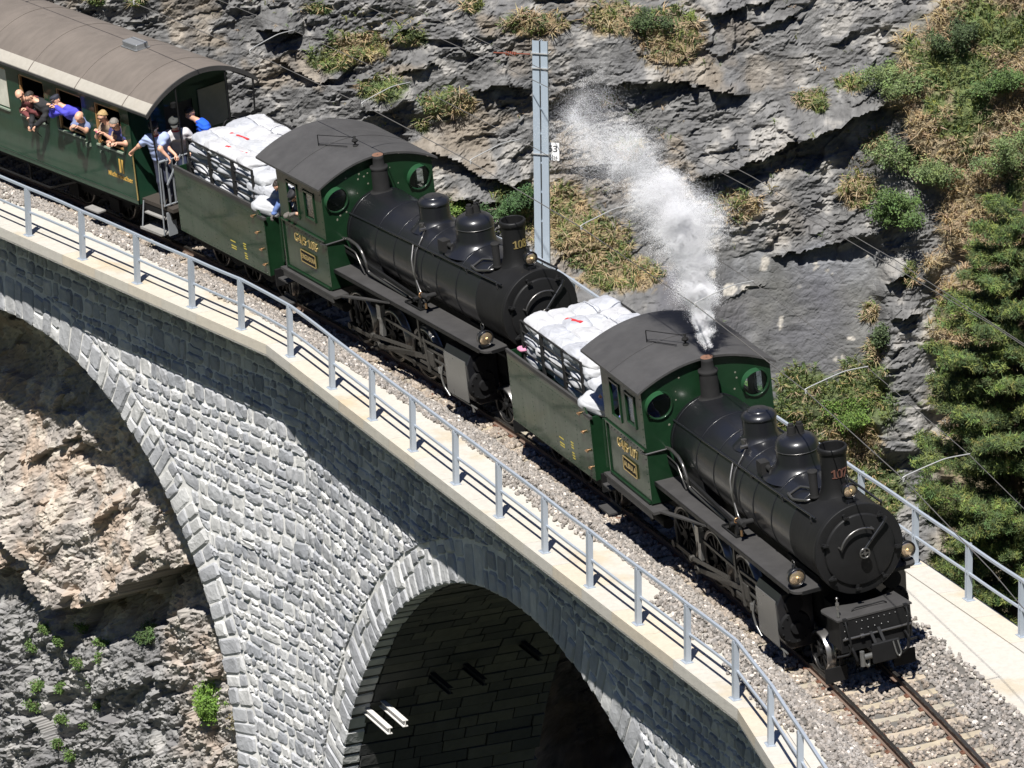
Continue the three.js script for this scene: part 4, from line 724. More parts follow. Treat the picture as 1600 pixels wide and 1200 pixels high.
  for (const [i, c] of [...String(num)].entries()) { const a = (0.42 - i * 0.42) + 0.0, g = text(c, 0.15, 0.012, serif).rotateY(Math.PI / 2).translate(0.222, 3.46, 0).rotateY(-a * 1 + 0); part('number', g.translate(2.85, 0, 0), num === 108 ? L.brass : L.rust2, ch); }
  // domes
  const D1 = P('steam_dome', lathe([[0.62, 2.88], [0.5, 2.97], [0.4, 3.05], [0.365, 3.14], [0.365, 3.36]], 40).translate(1.3, 0, 0), L.black);
  part('dome_cap', lathe([[0.37, 3.355], [0.375, 3.375], [0.365, 3.4], [0.36, 3.46], [0.32, 3.53], [0.22, 3.585], [0.01, 3.61]], 40).translate(1.3, 0, 0), L.black, D1);
  part('cap_ring', new THREE.TorusGeometry(0.372, 0.008, 5, 40).rotateX(Math.PI / 2).translate(1.3, 3.36, 0), L.pipe, D1);
  for (const z of [0.075, -0.075]) part('safety_valve', [cyl(0.075, 0.07, 0.15, 'y', 1.3, 3.67, z, 14), cyl(0.05, 0.05, 0.05, 'y', 1.3, 3.765, z, 10), cyl(0.085, 0.085, 0.02, 'y', 1.3, 3.6, z, 14)], L.soot, D1);
  const D2 = P('sand_dome', lathe([[0.5, 2.9], [0.38, 3.0], [0.315, 3.06], [0.295, 3.14], [0.295, 3.38]], 36).translate(-0.3, 0, 0), L.black);
  part('dome_cap', lathe([[0.295, 3.38], [0.31, 3.39], [0.31, 3.41], [0.29, 3.46], [0.22, 3.5], [0.19, 3.5], [0.19, 3.515], [0.17, 3.53], [0.01, 3.535]], 36).translate(-0.3, 0, 0), L.black, D2);
  part('sand_pipe', [tube([onBoiler(-0.15, 24), onBoiler(0.05, 38, 0.79), onBoiler(0.1, 62, 0.78), onBoiler(0.15, 90, 0.79), [0.2, 1.75, 0.76]], 0.017, 30), cyl(0.05, 0.05, 0.09, 'y', -0.18, 3.05, 0.36, 10), cyl(0.035, 0.035, 0.12, 'z', -0.05, 3.02, 0.42, 8)], L.pipe, D2);
  const cabStack = P('turbine_stack', lathe([[0.24, 3.02], [0.2, 3.06], [0.165, 3.1], [0.16, 3.5], [0.175, 3.52], [0.175, 3.56], [0.11, 3.58], [0.105, 3.72], [0.11, 3.79], [0.0, 3.79]], 28).translate(-2.48, 0, 0), L.soot);
  part('stack_rim', lathe([[0.0, 3.788], [0.1, 3.8], [0.11, 3.79]], 24).translate(-2.48, 0, 0), L.rust, cabStack);
  // small fittings
  P('oil_box', [box(0.22, 0.22, 0.16, 0.95, 3.0, 0.5), cyl(0.05, 0.05, 0.16, 'x', 1.12, 3.02, 0.46, 10), rod([1.18, 3.02, 0.46], [1.28, 2.82, 0.56], 0.022)], L.soot);
  const pump = P('exhaust_pipe', lathe([[0.0, 2.98], [0.09, 2.98], [0.085, 3.03], [0.07, 3.05], [0.073, 3.42], [0.085, 3.45], [0.085, 3.48], [0.0, 3.485]], 20).translate(2.72, 0, 0.34), L.soot);
  part('pump_pipe', [tube([[2.72, 2.98, 0.36], onBoiler(2.68, 36, 0.82), onBoiler(2.3, 44, 0.8), onBoiler(2.05, 42, 0.8)], 0.026, 16), tube([[2.1, BY + 0.6, 0.52], [2.2, BY + 0.72, 0.36], [2.55, BY + 0.76, 0.24], [2.66, 3.06, 0.26]], 0.024, 16)], L.pipe, pump);
  for (const z of S) {
    P('boiler_handrail', [rod([-2.7, 2.72, z * 0.66], [3.3, 2.88, z * 0.6], 0.021, 8), ...[-1.9, -0.6, 0.7, 2.0, 3.2].map((x) => rod([x, 2.74 + (x + 2) * 0.027, z * 0.645], [x, 2.66, z * 0.58], 0.016))], L.black);
    P('injector_pipe', tube([[-2.66, 2.25, z * 0.85], [-2.4, 2.3, z * 0.86], [-2.05, 2.28, z * 0.87], [-1.85, 2.2, z * 0.88], [-1.72, 1.98, z * 0.87], [-1.66, 1.8, z * 0.84], [-0.2, 1.72, z * 0.82]], 0.032, 50, 8), L.pipe);
    P('feed_pipe', tube([[-2.66, 2.1, z * 0.84], [-2.2, 2.08, z * 0.85], [-2.0, 1.9, z * 0.86], [-1.9, 1.72, z * 0.84]], 0.018, 30, 6), L.pipe);
    P('reach_rod', [bar([-2.66, 2.0, z * 0.82], [0.35, 1.83, z * 0.86], 0.05, 0.07), bar([0.35, 1.9, z * 0.86], [0.42, 1.45, z * 0.88], 0.05, 0.08), cyl(0.05, 0.05, 0.3, 'z', 0.35, 1.86, z * 0.82, 10)], L.matt);
    P('clack_valve', [cyl(0.05, 0.05, 0.24, 'z', 0.78, 2.02, z * 0.84, 10), cyl(0.06, 0.045, 0.18, 'x', 0.78, 2.02, z * 0.92, 10), cyl(0.03, 0.03, 0.16, 'y', 0.78, 1.92, z * 0.93, 8)], L.soot);
    P('valve_wheel', [new THREE.TorusGeometry(0.045, 0.012, 5, 14).rotateY(Math.PI / 2).translate(0.62, 2.02, z * 0.94), rod([0.62, 2.02, z * 0.94], [0.72, 2.02, z * 0.93], 0.012), cyl(0.025, 0.02, 0.1, 'y', 0.8, 1.85, z * 0.95, 8)], L.copper);
    P('delivery_pipe', tube([onBoiler(-0.1, z * 52, 0.79), onBoiler(0.02, z * 75, 0.785), onBoiler(0.12, z * 95, 0.785), [0.3, 1.95, z * 0.78], [0.6, 1.86, z * 0.82], [0.74, 1.98, z * 0.84]], 0.017, 40), L.steel);
    // running board with its hole, footboard, valance
    const bs = new THREE.Shape(); bs.moveTo(-2.72, 0.62); bs.lineTo(3.34, 0.62); bs.lineTo(3.36, 0.98); bs.quadraticCurveTo(3.34, 1.12, 3.18, 1.125); bs.lineTo(-2.72, 1.125); bs.closePath();
    bs.holes.push(new THREE.Path([V3(-0.03, 0.74), V3(0.58, 0.79), V3(0.57, 0.97), V3(-0.03, 0.96)].map((q) => new THREE.Vector2(q.x, q.y))));
    const bg = ext(bs, 0.045, 0).rotateX(Math.PI / 2); if (z < 0) { bg.scale(1, 1, -1); const p = bg.attributes.position, nn = bg.attributes.normal; for (let i = 0; i < p.count; i += 3) for (const A of [p, nn]) { const a = [A.getX(i), A.getY(i), A.getZ(i)]; A.setXYZ(i, A.getX(i + 2), A.getY(i + 2), A.getZ(i + 2)); A.setXYZ(i + 2, ...a); } bg.computeVertexNormals(); }
    const rb = P('running_board', bg.translate(0, 1.69, 0), L.board);
    part('board_edge', [box(5.9, 0.075, 0.018, 0.2, 1.655, z * 1.13), box(0.018, 0.06, 0.36, 3.355, 1.655, z * 0.8), box(0.6, 0.03, 0.02, 0.27, 1.71, z * 0.97), box(0.02, 0.03, 0.2, 0.585, 1.71, z * 0.88), box(0.02, 0.03, 0.2, -0.04, 1.71, z * 0.86)], L.matt, rb);
    const fs = shape([[-4.62, 1.2], [-2.42, 1.2], [-2.32, 1.18], [-1.5, 1.3], [-0.35, 1.6], [-0.35, 1.64], [-2.3, 1.24], [-4.62, 1.24]]);
    P('footboard', [box(2.3, 0.05, 0.32, -3.5, 1.22, z * 1.16), bar([-2.36, 1.22, z * 1.15], [-0.35, 1.64, z * 1.11], 0.1, 0.03), box(2.1, 0.12, 0.03, -3.5, 1.15, z * 1.3)], L.board);
    P('cab_step', [box(0.5, 0.03, 0.26, -4.9, 0.42, z * 1.18), box(0.5, 0.1, 0.02, -4.9, 0.46, z * 1.06), box(0.4, 0.03, 0.2, -4.75, 0.9, z * 1.16), box(0.06, 0.85, 0.03, -4.9, 0.82, z * 1.05)], L.board);
    P('brake_hanger', [box(0.08, 0.5, 0.06, -2.1, 0.95, z * 1.0), box(0.08, 0.4, 0.06, -3.3, 0.9, z * 1.0), cyl(0.1, 0.1, 0.5, 'x', -2.9, 0.85, z * 0.95, 12)], L.dark);
    lamp(t, 3.2, 1.9, z * 1.0);
  }
  lamp(t, 3.42, 3.28, 0, 0.125);
  P('lamp_bracket', [box(0.2, 0.1, 0.16, 3.36, 3.08, 0), tube([[3.5, 3.1, 0.07], [3.56, 2.98, 0.05], [3.58, 2.93, 0], [3.56, 2.98, -0.05], [3.5, 3.1, -0.07]], 0.01)], L.black);
  // front frame box, buffer and coupling
  const bx = P('front_box', [ext(shape([[-0.64, 0.72], [0.64, 0.72], [0.64, 1.28], [-0.64, 1.28]]), 0.04).rotateY(Math.PI / 2).translate(3.98, 0, 0), box(0.5, 0.5, 0.04, 3.74, 1.0, 0.62), box(0.5, 0.5, 0.04, 3.74, 1.0, -0.62), box(0.3, 0.3, 0.9, 3.6, 0.85, 0)], L.matt);
  const tl = new THREE.Shape(); tl.moveTo(3.42, -0.62); tl.quadraticCurveTo(3.56, 0, 3.42, 0.5); tl.quadraticCurveTo(3.36, 0.72, 3.52, 0.74); tl.lineTo(4.03, 0.68); tl.lineTo(4.03, -0.67); tl.closePath();
  part('box_lid', ext(tl, 0.03).rotateX(Math.PI / 2).translate(0, 1.32, 0), L.board, bx);
  part('lid_handle', tube([[3.8, 1.33, 0.32], [3.8, 1.37, 0.25], [3.78, 1.355, 0], [3.8, 1.37, -0.25], [3.8, 1.33, -0.32]], 0.012), L.matt, bx);
  part('rivets', rivets([...[...Array(8).keys()].map((i) => [4.025, 1.22, -0.36 + i * 0.1]), ...[0, 1, 2].map((i) => [4.025, 1.22 - i * 0.12, -0.56]), ...[0, 1, 2].map((i) => [4.025, 1.22 - i * 0.12, 0.56]), ...[...Array(5).keys()].map((i) => [4.025, 1.08, -0.22 + i * 0.12])], 0.013), L.grey, bx).userData.kind = 'stuff';
  part('cross_bar', [rod([4.06, 0.97, 0.62], [4.06, 0.97, -0.6], 0.022), cyl(0.04, 0.04, 0.06, 'z', 4.06, 0.97, 0.28, 10)], L.pipe, bx);
  for (const z of S) part('front_handrail', [tube([[4.04, 1.3, z * 0.55], [4.1, 1.18, z * 0.55], [4.14, 0.92, z * 0.52], [4.1, 0.72, z * 0.54], [3.98, 0.66, z * 0.72]], 0.02), box(0.07, 0.05, 0.07, 4.03, 1.3, z * 0.55)], L.matt, bx);
  part('signal_post', [cyl(0.03, 0.012, 0.14, 'y', 3.9, 1.4, 0.6, 8), cyl(0.02, 0.02, 0.08, 'y', 3.9, 1.5, 0.6, 8), cyl(0.032, 0.032, 0.05, 'y', 3.9, 1.56, 0.6, 10), new THREE.SphereGeometry(0.025, 10, 8).translate(3.9, 1.66, 0.6), cyl(0.012, 0.012, 0.1, 'y', 3.9, 1.62, 0.6, 6)], L.steel, bx);
  const bf = P('buffer', [rbox(0.06, 0.36, 0.5, 0.025, 4.36, 0.74, 0.0), cyl(0.09, 0.11, 0.3, 'x', 4.18, 0.76, 0, 16), bar([4.05, 1.0, 0.12], [4.3, 0.8, 0.12], 0.05, 0.03), bar([4.06, 1.05, -0.02], [4.28, 0.86, -0.02], 0.05, 0.03)], L.matt);
  part('coupling_link', [tube([[4.4, 0.9, -0.12], [4.42, 0.68, -0.16], [4.42, 0.62, -0.2], [4.42, 0.68, -0.24], [4.4, 0.9, -0.2]], 0.015), tube([[4.05, 0.62, 0.3], [4.14, 0.5, 0.3], [4.14, 0.44, 0.24], [4.06, 0.6, 0.2]], 0.022), cyl(0.05, 0.05, 0.22, 'z', 4.14, 0.62, 0.2, 10), cyl(0.045, 0.04, 0.26, 'y', 4.14, 0.6, 0.34, 10)], L.grey, bf);
  for (const z of S) P('brake_hose', tube([[4.02, 0.85, z * 0.5], [4.16, 0.8, z * 0.5], [4.2, 0.62, z * 0.46], [4.1, 0.5, z * 0.42]], 0.028), L.dark);
  for (const z of S) P('rail_guard', [box(0.03, 0.26, 0.4, 3.62, 0.2, z * 0.62), box(0.03, 0.5, 0.06, 3.6, 0.55, z * 0.5)], L.matt);
  // cab
  const CX = -2.67, CR = -4.55, CZ = 1.22, EY = 3.36, side = (z) => {
    const s = shape([[CR, 1.25], [CX, 1.25], [CX, EY], [CR, EY], [CR, 3.2], [CR + 0.05, 2.35], [CR, 2.2]], [[[-4.12, 2.5], [-3.72, 2.5], [-3.68, 3.14], [-4.12, 3.14]], [[-3.4, 2.6], [-3.02, 2.6], [-3.02, 3.13], [-3.4, 3.13]]]);
    return ext(s, 0.03).translate(0, 0, z > 0 ? CZ - 0.03 : -CZ);
  };
  const arcY = (z) => EY + 0.36 * (1 - (z / 1.3) ** 2);
  const frontPts = [[-CZ, 1.28], [CZ, 1.28]]; for (let i = 0; i <= 16; i++) { const z = CZ - 2 * CZ * i / 16; frontPts.push([z, arcY(z) - 0.03]); }
  const hole = (z) => { const p = new THREE.Path(); p.absellipse(z, 3.06, 0.235, 0.235, 0, 6.2832, true); return p; };
  for (const z of S) {
    const w = P('cab_side', side(z), L.green);
    part('window_frame', [[-3.92, 2.82, 0.42, 0.66], [-3.21, 2.865, 0.4, 0.55]].map(([x, y, a, b]) => [box(a + 0.06, 0.035, 0.03, x, y + b / 2, 0), box(a + 0.06, 0.035, 0.03, x, y - b / 2, 0), box(0.035, b + 0.06, 0.03, x - a / 2, y, 0), box(0.035, b + 0.06, 0.03, x + a / 2, y, 0)]).flat().map((g) => g.translate(0, 0, z * (CZ + 0.008))), L.green, w);
    part('window_pane', box(0.37, 0.52, 0.008, -3.21, 2.865, z * (CZ - 0.015)), L.glass, w);
    part('beading', [box(1.86, 0.035, 0.03, -3.62, 2.27, z * (CZ + 0.015)), box(0.04, 1.0, 0.03, CR + 0.06, 1.78, z * (CZ + 0.012)), rod([CR - 0.05, 1.35, z * (CZ + 0.03)], [CR - 0.02, 2.28, z * (CZ + 0.03)], 0.022), box(1.8, 0.04, 0.04, -3.6, 1.29, z * (CZ + 0.01))], L.green, w);
    part('rivets', rivets([...[...Array(14).keys()].map((i) => [CX - 0.04, 1.4 + i * 0.14, z * (CZ + 0.001)]), ...[...Array(12).keys()].map((i) => [CR + 0.12 + i * 0.15, 2.2, z * (CZ + 0.001)])], 0.011), L.green, w).userData.kind = 'stuff';
    const tg = (str, sz, y, f) => { const g = text(str, sz, 0.012, f); if (z < 0) g.rotateY(Math.PI); return g.translate(-3.56, y, z > 0 ? CZ + 0.003 : -CZ - 0.003); };
    part('number', tg('G4/5 ' + num, 0.17, 2.02, serif), L.brass, w);
    const pl = part('name_plate', box(0.6, 0.24, 0.02, -3.5, 1.7, z * (CZ + 0.01)), L.dark, w);
    const nm = text(plate, 0.105, 0.012, font); if (plate.length > 7) nm.scale(0.72, 1, 1); if (z < 0) nm.rotateY(Math.PI);
    part('name_letters', [nm.translate(-3.5, 1.7, z > 0 ? CZ + 0.012 : -CZ - 0.012), ...[[0.62, 0.016, 0, 0.122], [0.62, 0.016, 0, -0.122], [0.016, 0.26, 0.302, 0], [0.016, 0.26, -0.302, 0]].map(([a, b, x, y]) => box(a, b, 0.018, -3.5 + x, 1.7 + y, z * (CZ + 0.02)))], L.brass, w);
    part('hand_rail', [rod([CX + 0.03, 2.22, z * 1.25], [CX + 0.06, 2.24, z * 0.86], 0.018), rod([CX - 0.12, 2.2, z * 1.28], [CX + 0.03, 2.22, z * 1.25], 0.018), box(0.05, 0.05, 0.05, CX - 0.12, 2.2, z * 1.25)], L.pipe, w);
  }
  const cf = P('cab_front', ext(shape(frontPts, [hole(0.91), hole(-0.91)]), 0.03).rotateY(-Math.PI / 2).scale(1, 1, 1).translate(CX + 0.03, 0, 0), L.green);
  for (const z of S) {
    part('round_window_frame', [new THREE.TorusGeometry(0.245, 0.02, 8, 32).rotateY(Math.PI / 2).translate(CX + 0.045, 3.06, z * 0.91)], L.green, cf);
    const hd = new THREE.CylinderGeometry(0.265, 0.265, 0.2, 28, 1, true, -1.75, 3.5).rotateZ(-Math.PI / 2); // hood over the upper half
    const p = hd.attributes.position; for (let i = 0; i < p.count; i++) { const a = Math.atan2(p.getZ(i), p.getY(i)); if (p.getX(i) > 0) p.setX(i, 0.1 * Math.cos(a * 0.88) + 0.0); }
    part('window_hood', hd.translate(CX + 0.12, 3.06, z * 0.91), z > 0 ? M.hood || (M.hood = mat([0.022, 0.085, 0.036], 0.4, { side: THREE.DoubleSide, map: T.tone })) : M.hood, cf);
    part('round_pane', new THREE.CircleGeometry(0.235, 28).rotateY(Math.PI / 2).translate(CX + 0.01, 3.06, z * 0.91), L.glass, cf);
  }
  part('paint_chips', [...Array(26).keys()].map((i) => { const r = rng(num * 50 + i), z = (r() * 2 - 1) * 1.0, y = 2.6 + r() * 0.9; return Math.hypot(Math.abs(z) - 0.91, y - 3.06) < 0.3 || (Math.hypot(y - BY, z) < 0.8) ? [] : cyl(0.012 + r() * 0.012, 0.012, 0.002, 'x', CX + 0.032, y, z, 6); }).flat(), L.beige, cf).userData.kind = 'stuff';
  const cb = P('cab_interior', [box(1.9, 0.06, 2.36, -3.6, 1.28, 0), box(0.5, 1.0, 1.1, -2.95, 1.85, 0), cyl(0.6, 0.6, 0.3, 'x', -2.85, 2.35, 0, 24), box(0.06, 0.9, 0.6, -4.5, 1.75, 0.88), box(0.06, 0.9, 0.6, -4.5, 1.75, -0.88)], L.dark);
  const rp = []; for (let i = 0; i <= 20; i++) { const z = 1.31 - 2.62 * i / 20; rp.push([z, EY + 0.38 * (1 - (z / 1.31) ** 2) + 0.03]); } for (let i = 20; i >= 0; i--) { const z = 1.31 - 2.62 * i / 20; rp.push([z, EY + 0.38 * (1 - (z / 1.31) ** 2) - 0.01]); }
  const rf = P('cab_roof', ext(shape(rp.reverse()), 2.66).rotateY(-Math.PI / 2).translate(-2.55, 0, 0), L.roof);
  part('roof_seam', [...Array(20).keys()].map((i) => { const f = (z) => [-3.85, EY + 0.38 * (1 - (z / 1.31) ** 2) + 0.033, z], z = 1.29 - 2.58 * i / 20; return bar(f(z), f(z - 0.129), 0.045, 0.012); }), L.roof, rf);
  const ry = (z) => EY + 0.38 * (1 - (z / 1.31) ** 2) + 0.03;
  part('roof_whistle', [lathe([[0.05, 0], [0.05, 0.03], [0.015, 0.04], [0.02, 0.07], [0.06, 0.1], [0.06, 0.13], [0.02, 0.16], [0.03, 0.2], [0.0, 0.21]], 14).translate(-3.3, ry(0.05), 0.05)], L.soot, rf);
  part('roof_wire', [rod([-3.3, ry(0) + 0.18, 0.05], [-4.0, ry(0.5) + 0.22, 0.5], 0.008, 5), rod([-4.0, ry(0.5), 0.5], [-4.0, ry(0.5) + 0.22, 0.5], 0.01, 5), rod([-4.0, ry(0.5) + 0.03, 0.5], [-3.35, ry(0.2) + 0.03, 0.2], 0.008, 5)], L.dark, rf);
  for (const z of S) P('cab_post', [box(0.05, 1.1, 0.05, CR + 0.02, 2.85, z * 1.19)], L.green);
  return t;
}
function makeTender(label) {
  const t = thing('tender', label, 'tender', null), P = (n, g, m) => part(n, g, m, t);
  const X0 = -1.5, X1 = 2.22, Z = 1.15, Y0 = 0.78, Y1 = 2.13;
  for (const z of [1, -1]) {
    const s = new THREE.Shape(); s.moveTo(X0, Y0); s.lineTo(X1, Y0); s.lineTo(X1, 1.98); s.quadraticCurveTo(2.1, 1.98, 2.02, Y1); s.lineTo(X0, Y1); s.closePath();
    const w = P('side_sheet', ext(s, 0.03).translate(0, 0, z > 0 ? Z - 0.03 : -Z), L.green);
    const rv = []; for (const x of [-1.46, -0.95, -0.45, 0.05, 0.55, 1.05, 1.55, 2.17]) for (let y = Y0 + 0.05; y < Y1 - 0.05; y += 0.09) rv.push([x, y, z * Z]); for (let x = X0 + 0.1; x < X1; x += 0.11) rv.push([x, Y0 + 0.04, z * Z], [x, Y1 - 0.14, z * Z]);
    part('rivets', rivets(rv, 0.009), L.green, w).userData.kind = 'stuff';
    part('top_edge', [box(X1 - X0 - 0.3, 0.07, 0.05, (X0 + X1) / 2 - 0.15, Y1 + 0.02, z * (Z - 0.01)), box(0.3, 0.05, 0.05, 2.12, 2.0, z * (Z - 0.01)).rotateZ(0)], L.board, w);
    for (const [x, y] of [[1.79, 1.95], [1.9, 1.63], [2.0, 1.3], [2.08, 1.0]]) part('gauge_tap', [cyl(0.028, 0.028, 0.04, 'z', x, y, z * (Z + 0.02), 8), box(0.1, 0.022, 0.022, x + 0.02, y, z * (Z + 0.045))], L.copper, w);
    const ln = []; for (let c = 0; c < 2; c++) for (let i = 0; i < 8; i++) { const r = rng(i + 20 * c), wd = (c ? 0.08 : 0.16) + r() * 0.05; if (r() < 0.12) continue; ln.push(box(wd, 0.022, 0.003, (c ? 1.2 : 0.66) + 0.005 * i + wd / 2, 1.24 - i * 0.05 - c * 0.03, z * (Z + 0.0015))); }
    part('inscription', ln, mat([0.45, 0.36, 0.05], 0.6), w).userData.kind = 'stuff';
    P('sole_bar', [box(3.6, 0.2, 0.06, 0.35, 0.68, z * 0.95), box(3.4, 0.05, 0.1, 0.35, 0.76, z * 1.05)], L.dark);
    for (const x of [-0.9, 0.4, 1.7]) { const sp = []; for (let k = 0; k < 6; k++) sp.push(box(0.8 - k * 0.1, 0.022, 0.07, x, 0.62 - k * 0.025, z * 0.9)); part('leaf_spring', sp, L.soot, t); wheel(0.37, t, x, z * 0.555, 8, false, x); }
    // rack that holds the sacks
    
    const rz = z * 0.92, xs = [-1.2, -0.3, 0.68, 1.5], post = xs.map((x, i) => box(i === 1 || i === 2 ? 0.09 : 0.045, 0.88, 0.04, x, 2.33, rz));
    const rack = part('coal_rack', post, L.soot, t);
    part('rack_bar', [2.76, 2.56, 2.36, 2.16].map((y, i) => rod([-1.2, y, rz], [1.5, y, rz], i ? 0.014 : 0.02, 6)), L.soot, rack);
  }
  P('tank', [box(X1 - X0 - 0.1, 1.15, 2 * Z - 0.08, (X0 + X1) / 2, 1.36, 0), box(0.04, 1.34, 2 * Z - 0.04, X0 + 0.01, 1.46, 0), box(0.05, 1.2, 2 * Z - 0.06, X1 - 0.04, 1.38, 0)], L.green);
  P('front_step', [box(0.06, 0.35, 0.5, X1 + 0.02, 0.72, 0.8), box(0.3, 0.5, 0.06, X1 + 0.12, 1.0, 0.75), cyl(0.1, 0.1, 0.4, 'y', X1 + 0.15, 0.85, 0.3, 12)], L.dark);
  P('rear_beam', [box(0.1, 0.4, 1.9, X0 - 0.02, 0.7, 0), rbox(0.06, 0.34, 0.44, 0.02, X0 - 0.3, 0.75, 0), cyl(0.1, 0.1, 0.3, 'x', X0 - 0.15, 0.75, 0, 12)], L.dark);
  P('tool_box', rbox(0.25, 0.35, 0.7, 0.02, X0 + 0.2, 2.0, 0.55), L.matt);
  for (const x of [-0.9, 0.4, 1.7]) P('axle', cyl(0.06, 0.06, 1.1, 'z', x, 0.37, 0, 8), L.steel);
  return t;
}
const LOCO_A = frame(47, -0.022), LOCO_B = frame(47 - 13.97, -0.022), TEND_A = frame(39.3, 0.02), TEND_B = frame(39.3 - 13.97, 0.02);
const locoA = put(makeLoco(107, 'ALBULA', 'front black and green steam locomotive number 107, white steam rising from its cab front'), LOCO_A);
const locoB = put(makeLoco(108, 'ENGIADINA', 'second black and green steam locomotive number 108, behind the front tender and beside the mast'), LOCO_B);
const tendA = put(makeTender('green tender of the front locomotive, loaded with white sacks'), TEND_A);
const tendB = put(makeTender('green tender between the passenger carriage and the second locomotive, loaded with white sacks'), TEND_B);
// sacks of coal, piled on each tender
{
  const white = [[0.5, 0.51, 0.53], [0.45, 0.46, 0.49], [0.53, 0.53, 0.54]].map((c) => mat(c, 0.75, { map: T.tone, bumpMap: T.rough, bumpScale: 0.045 })), red = mat([0.42, 0.02, 0.025], 0.7), forms = [];
  for (let k = 0; k < 8; k++) {
    const g = new THREE.SphereGeometry(1, 30, 20), p = g.attributes.position;
    for (let i = 0; i < p.count; i++) {
      let x = p.getX(i), y = p.getY(i), z = p.getZ(i); const pw = (q, e) => Math.sign(q) * Math.pow(Math.abs(q), e);
      x = pw(x, 0.5); z = pw(z, 0.55); y = pw(y, 0.75);
      const w = (fbm(x * 2 + k * 5, y * 2, z * 2 + k, 3) - 0.5), rg = ridge(fbm(x * 2.2 + k * 9, y * 1.5, z * 2.6, 4)), f = 1 + 0.2 * w, fold = 0.32 * (Math.pow(rg, 3) - 0.5) * (0.5 + 0.5 * Math.abs(y));
      p.setXYZ(i, x * f * 0.36 + 0.02 * fold, (y * (1 - 0.3 * Math.pow(Math.max(Math.abs(x), Math.abs(z)), 4)) * f + fold * 0.8) * 0.145, z * f * 0.26 + 0.02 * fold);
    }
    g.computeVertexNormals(); forms.push(fit(g));
  }
  const rnd = rng(77), stripe = (o, d) => part('red_print', box(d, 0.03, 0.07, 0, 0.13, 0).rotateY(0.3), red, o);
  for (const [ti, m, nm] of [[0, TEND_A, 'front tender'], [1, TEND_B, 'rear tender']]) {
    const layers = [2.0, 2.18, 2.35, 2.52, 2.68];
    for (const [l, y] of layers.entries()) for (let i = 0; i < 5; i++) for (let j = 0; j < 4; j++) {
      if (l < 3 && !(j === 3 || i === 0 || i === 4)) continue;
      if (l === 4 && i === 4 && ti === 1) continue;
      const x = -0.98 + i * 0.62 + (rnd() - .5) * 0.1 + (l % 2) * 0.1 - (l > 2 && i === 4 ? 0.12 : 0), z = -0.66 + j * 0.43 + (rnd() - .5) * 0.08;
      const o = lit(new THREE.Mesh(forms[Math.floor(rnd() * 8)], white[Math.floor(rnd() * 3)])); o.name = numbered('coal_sack'); scene.add(o);
      const e = new THREE.Euler((rnd() - .5) * .34, (rnd() - .5) * .5 + (rnd() < 0.5 ? Math.PI : 0), (rnd() - .5) * .3), k = 0.95 + rnd() * 0.16;
      put(o, m.clone().multiply(new M4().compose(V3(x, y + (rnd() - .5) * 0.05, z), new THREE.Quaternion().setFromEuler(e), V3(k, k * 1.02, k))));
      tag(o, 'white woven sack piled on the ' + nm, 'sack', 'white sacks on the ' + nm);
      if (l === 4 && ((j === 2 && i === 1) || (ti && j === 3 && i === 2))) { stripe(o, 0.5); tag(o, 'white sack with a red print on top of the ' + nm + (j === 2 ? ' pile' : ' pile, beside the rack'), 'sack'); delete o.userData.group; }
    }
    for (const [q, pos, e, lab] of [[0, [1.98, 2.12, 0.86], [0.25, 0.5, -0.3], 'slumped white sack hanging over the front corner of the ' + nm], [1, [1.86, 2.34, 0.62], [0.4, 0.2, -0.6], 'crumpled white sack leaning on the pile end beside the cab of the ' + nm]]) {
      const o = lit(new THREE.Mesh(forms[2 + q], white[q])); o.name = numbered('coal_sack'); scene.add(o); put(o, m.clone().multiply(new M4().compose(V3(...pos), new THREE.Quaternion().setFromEuler(new THREE.Euler(...e)), V3(0.95, 1.1, 0.9)))); tag(o, lab, 'sack');
    }
    if (ti === 0) { const o = lit(new THREE.Mesh(forms[5], mat([0.5, 0.2, 0.3], 0.8))); o.name = numbered('pink_cloth'); scene.add(o); put(o, m.clone().multiply(new M4().compose(V3(-1.25, 2.19, 0.92), new THREE.Quaternion(), V3(0.3, 0.3, 0.35)))); tag(o, 'small pink cloth lying on the rear corner of the front tender', 'cloth'); }
  }
}
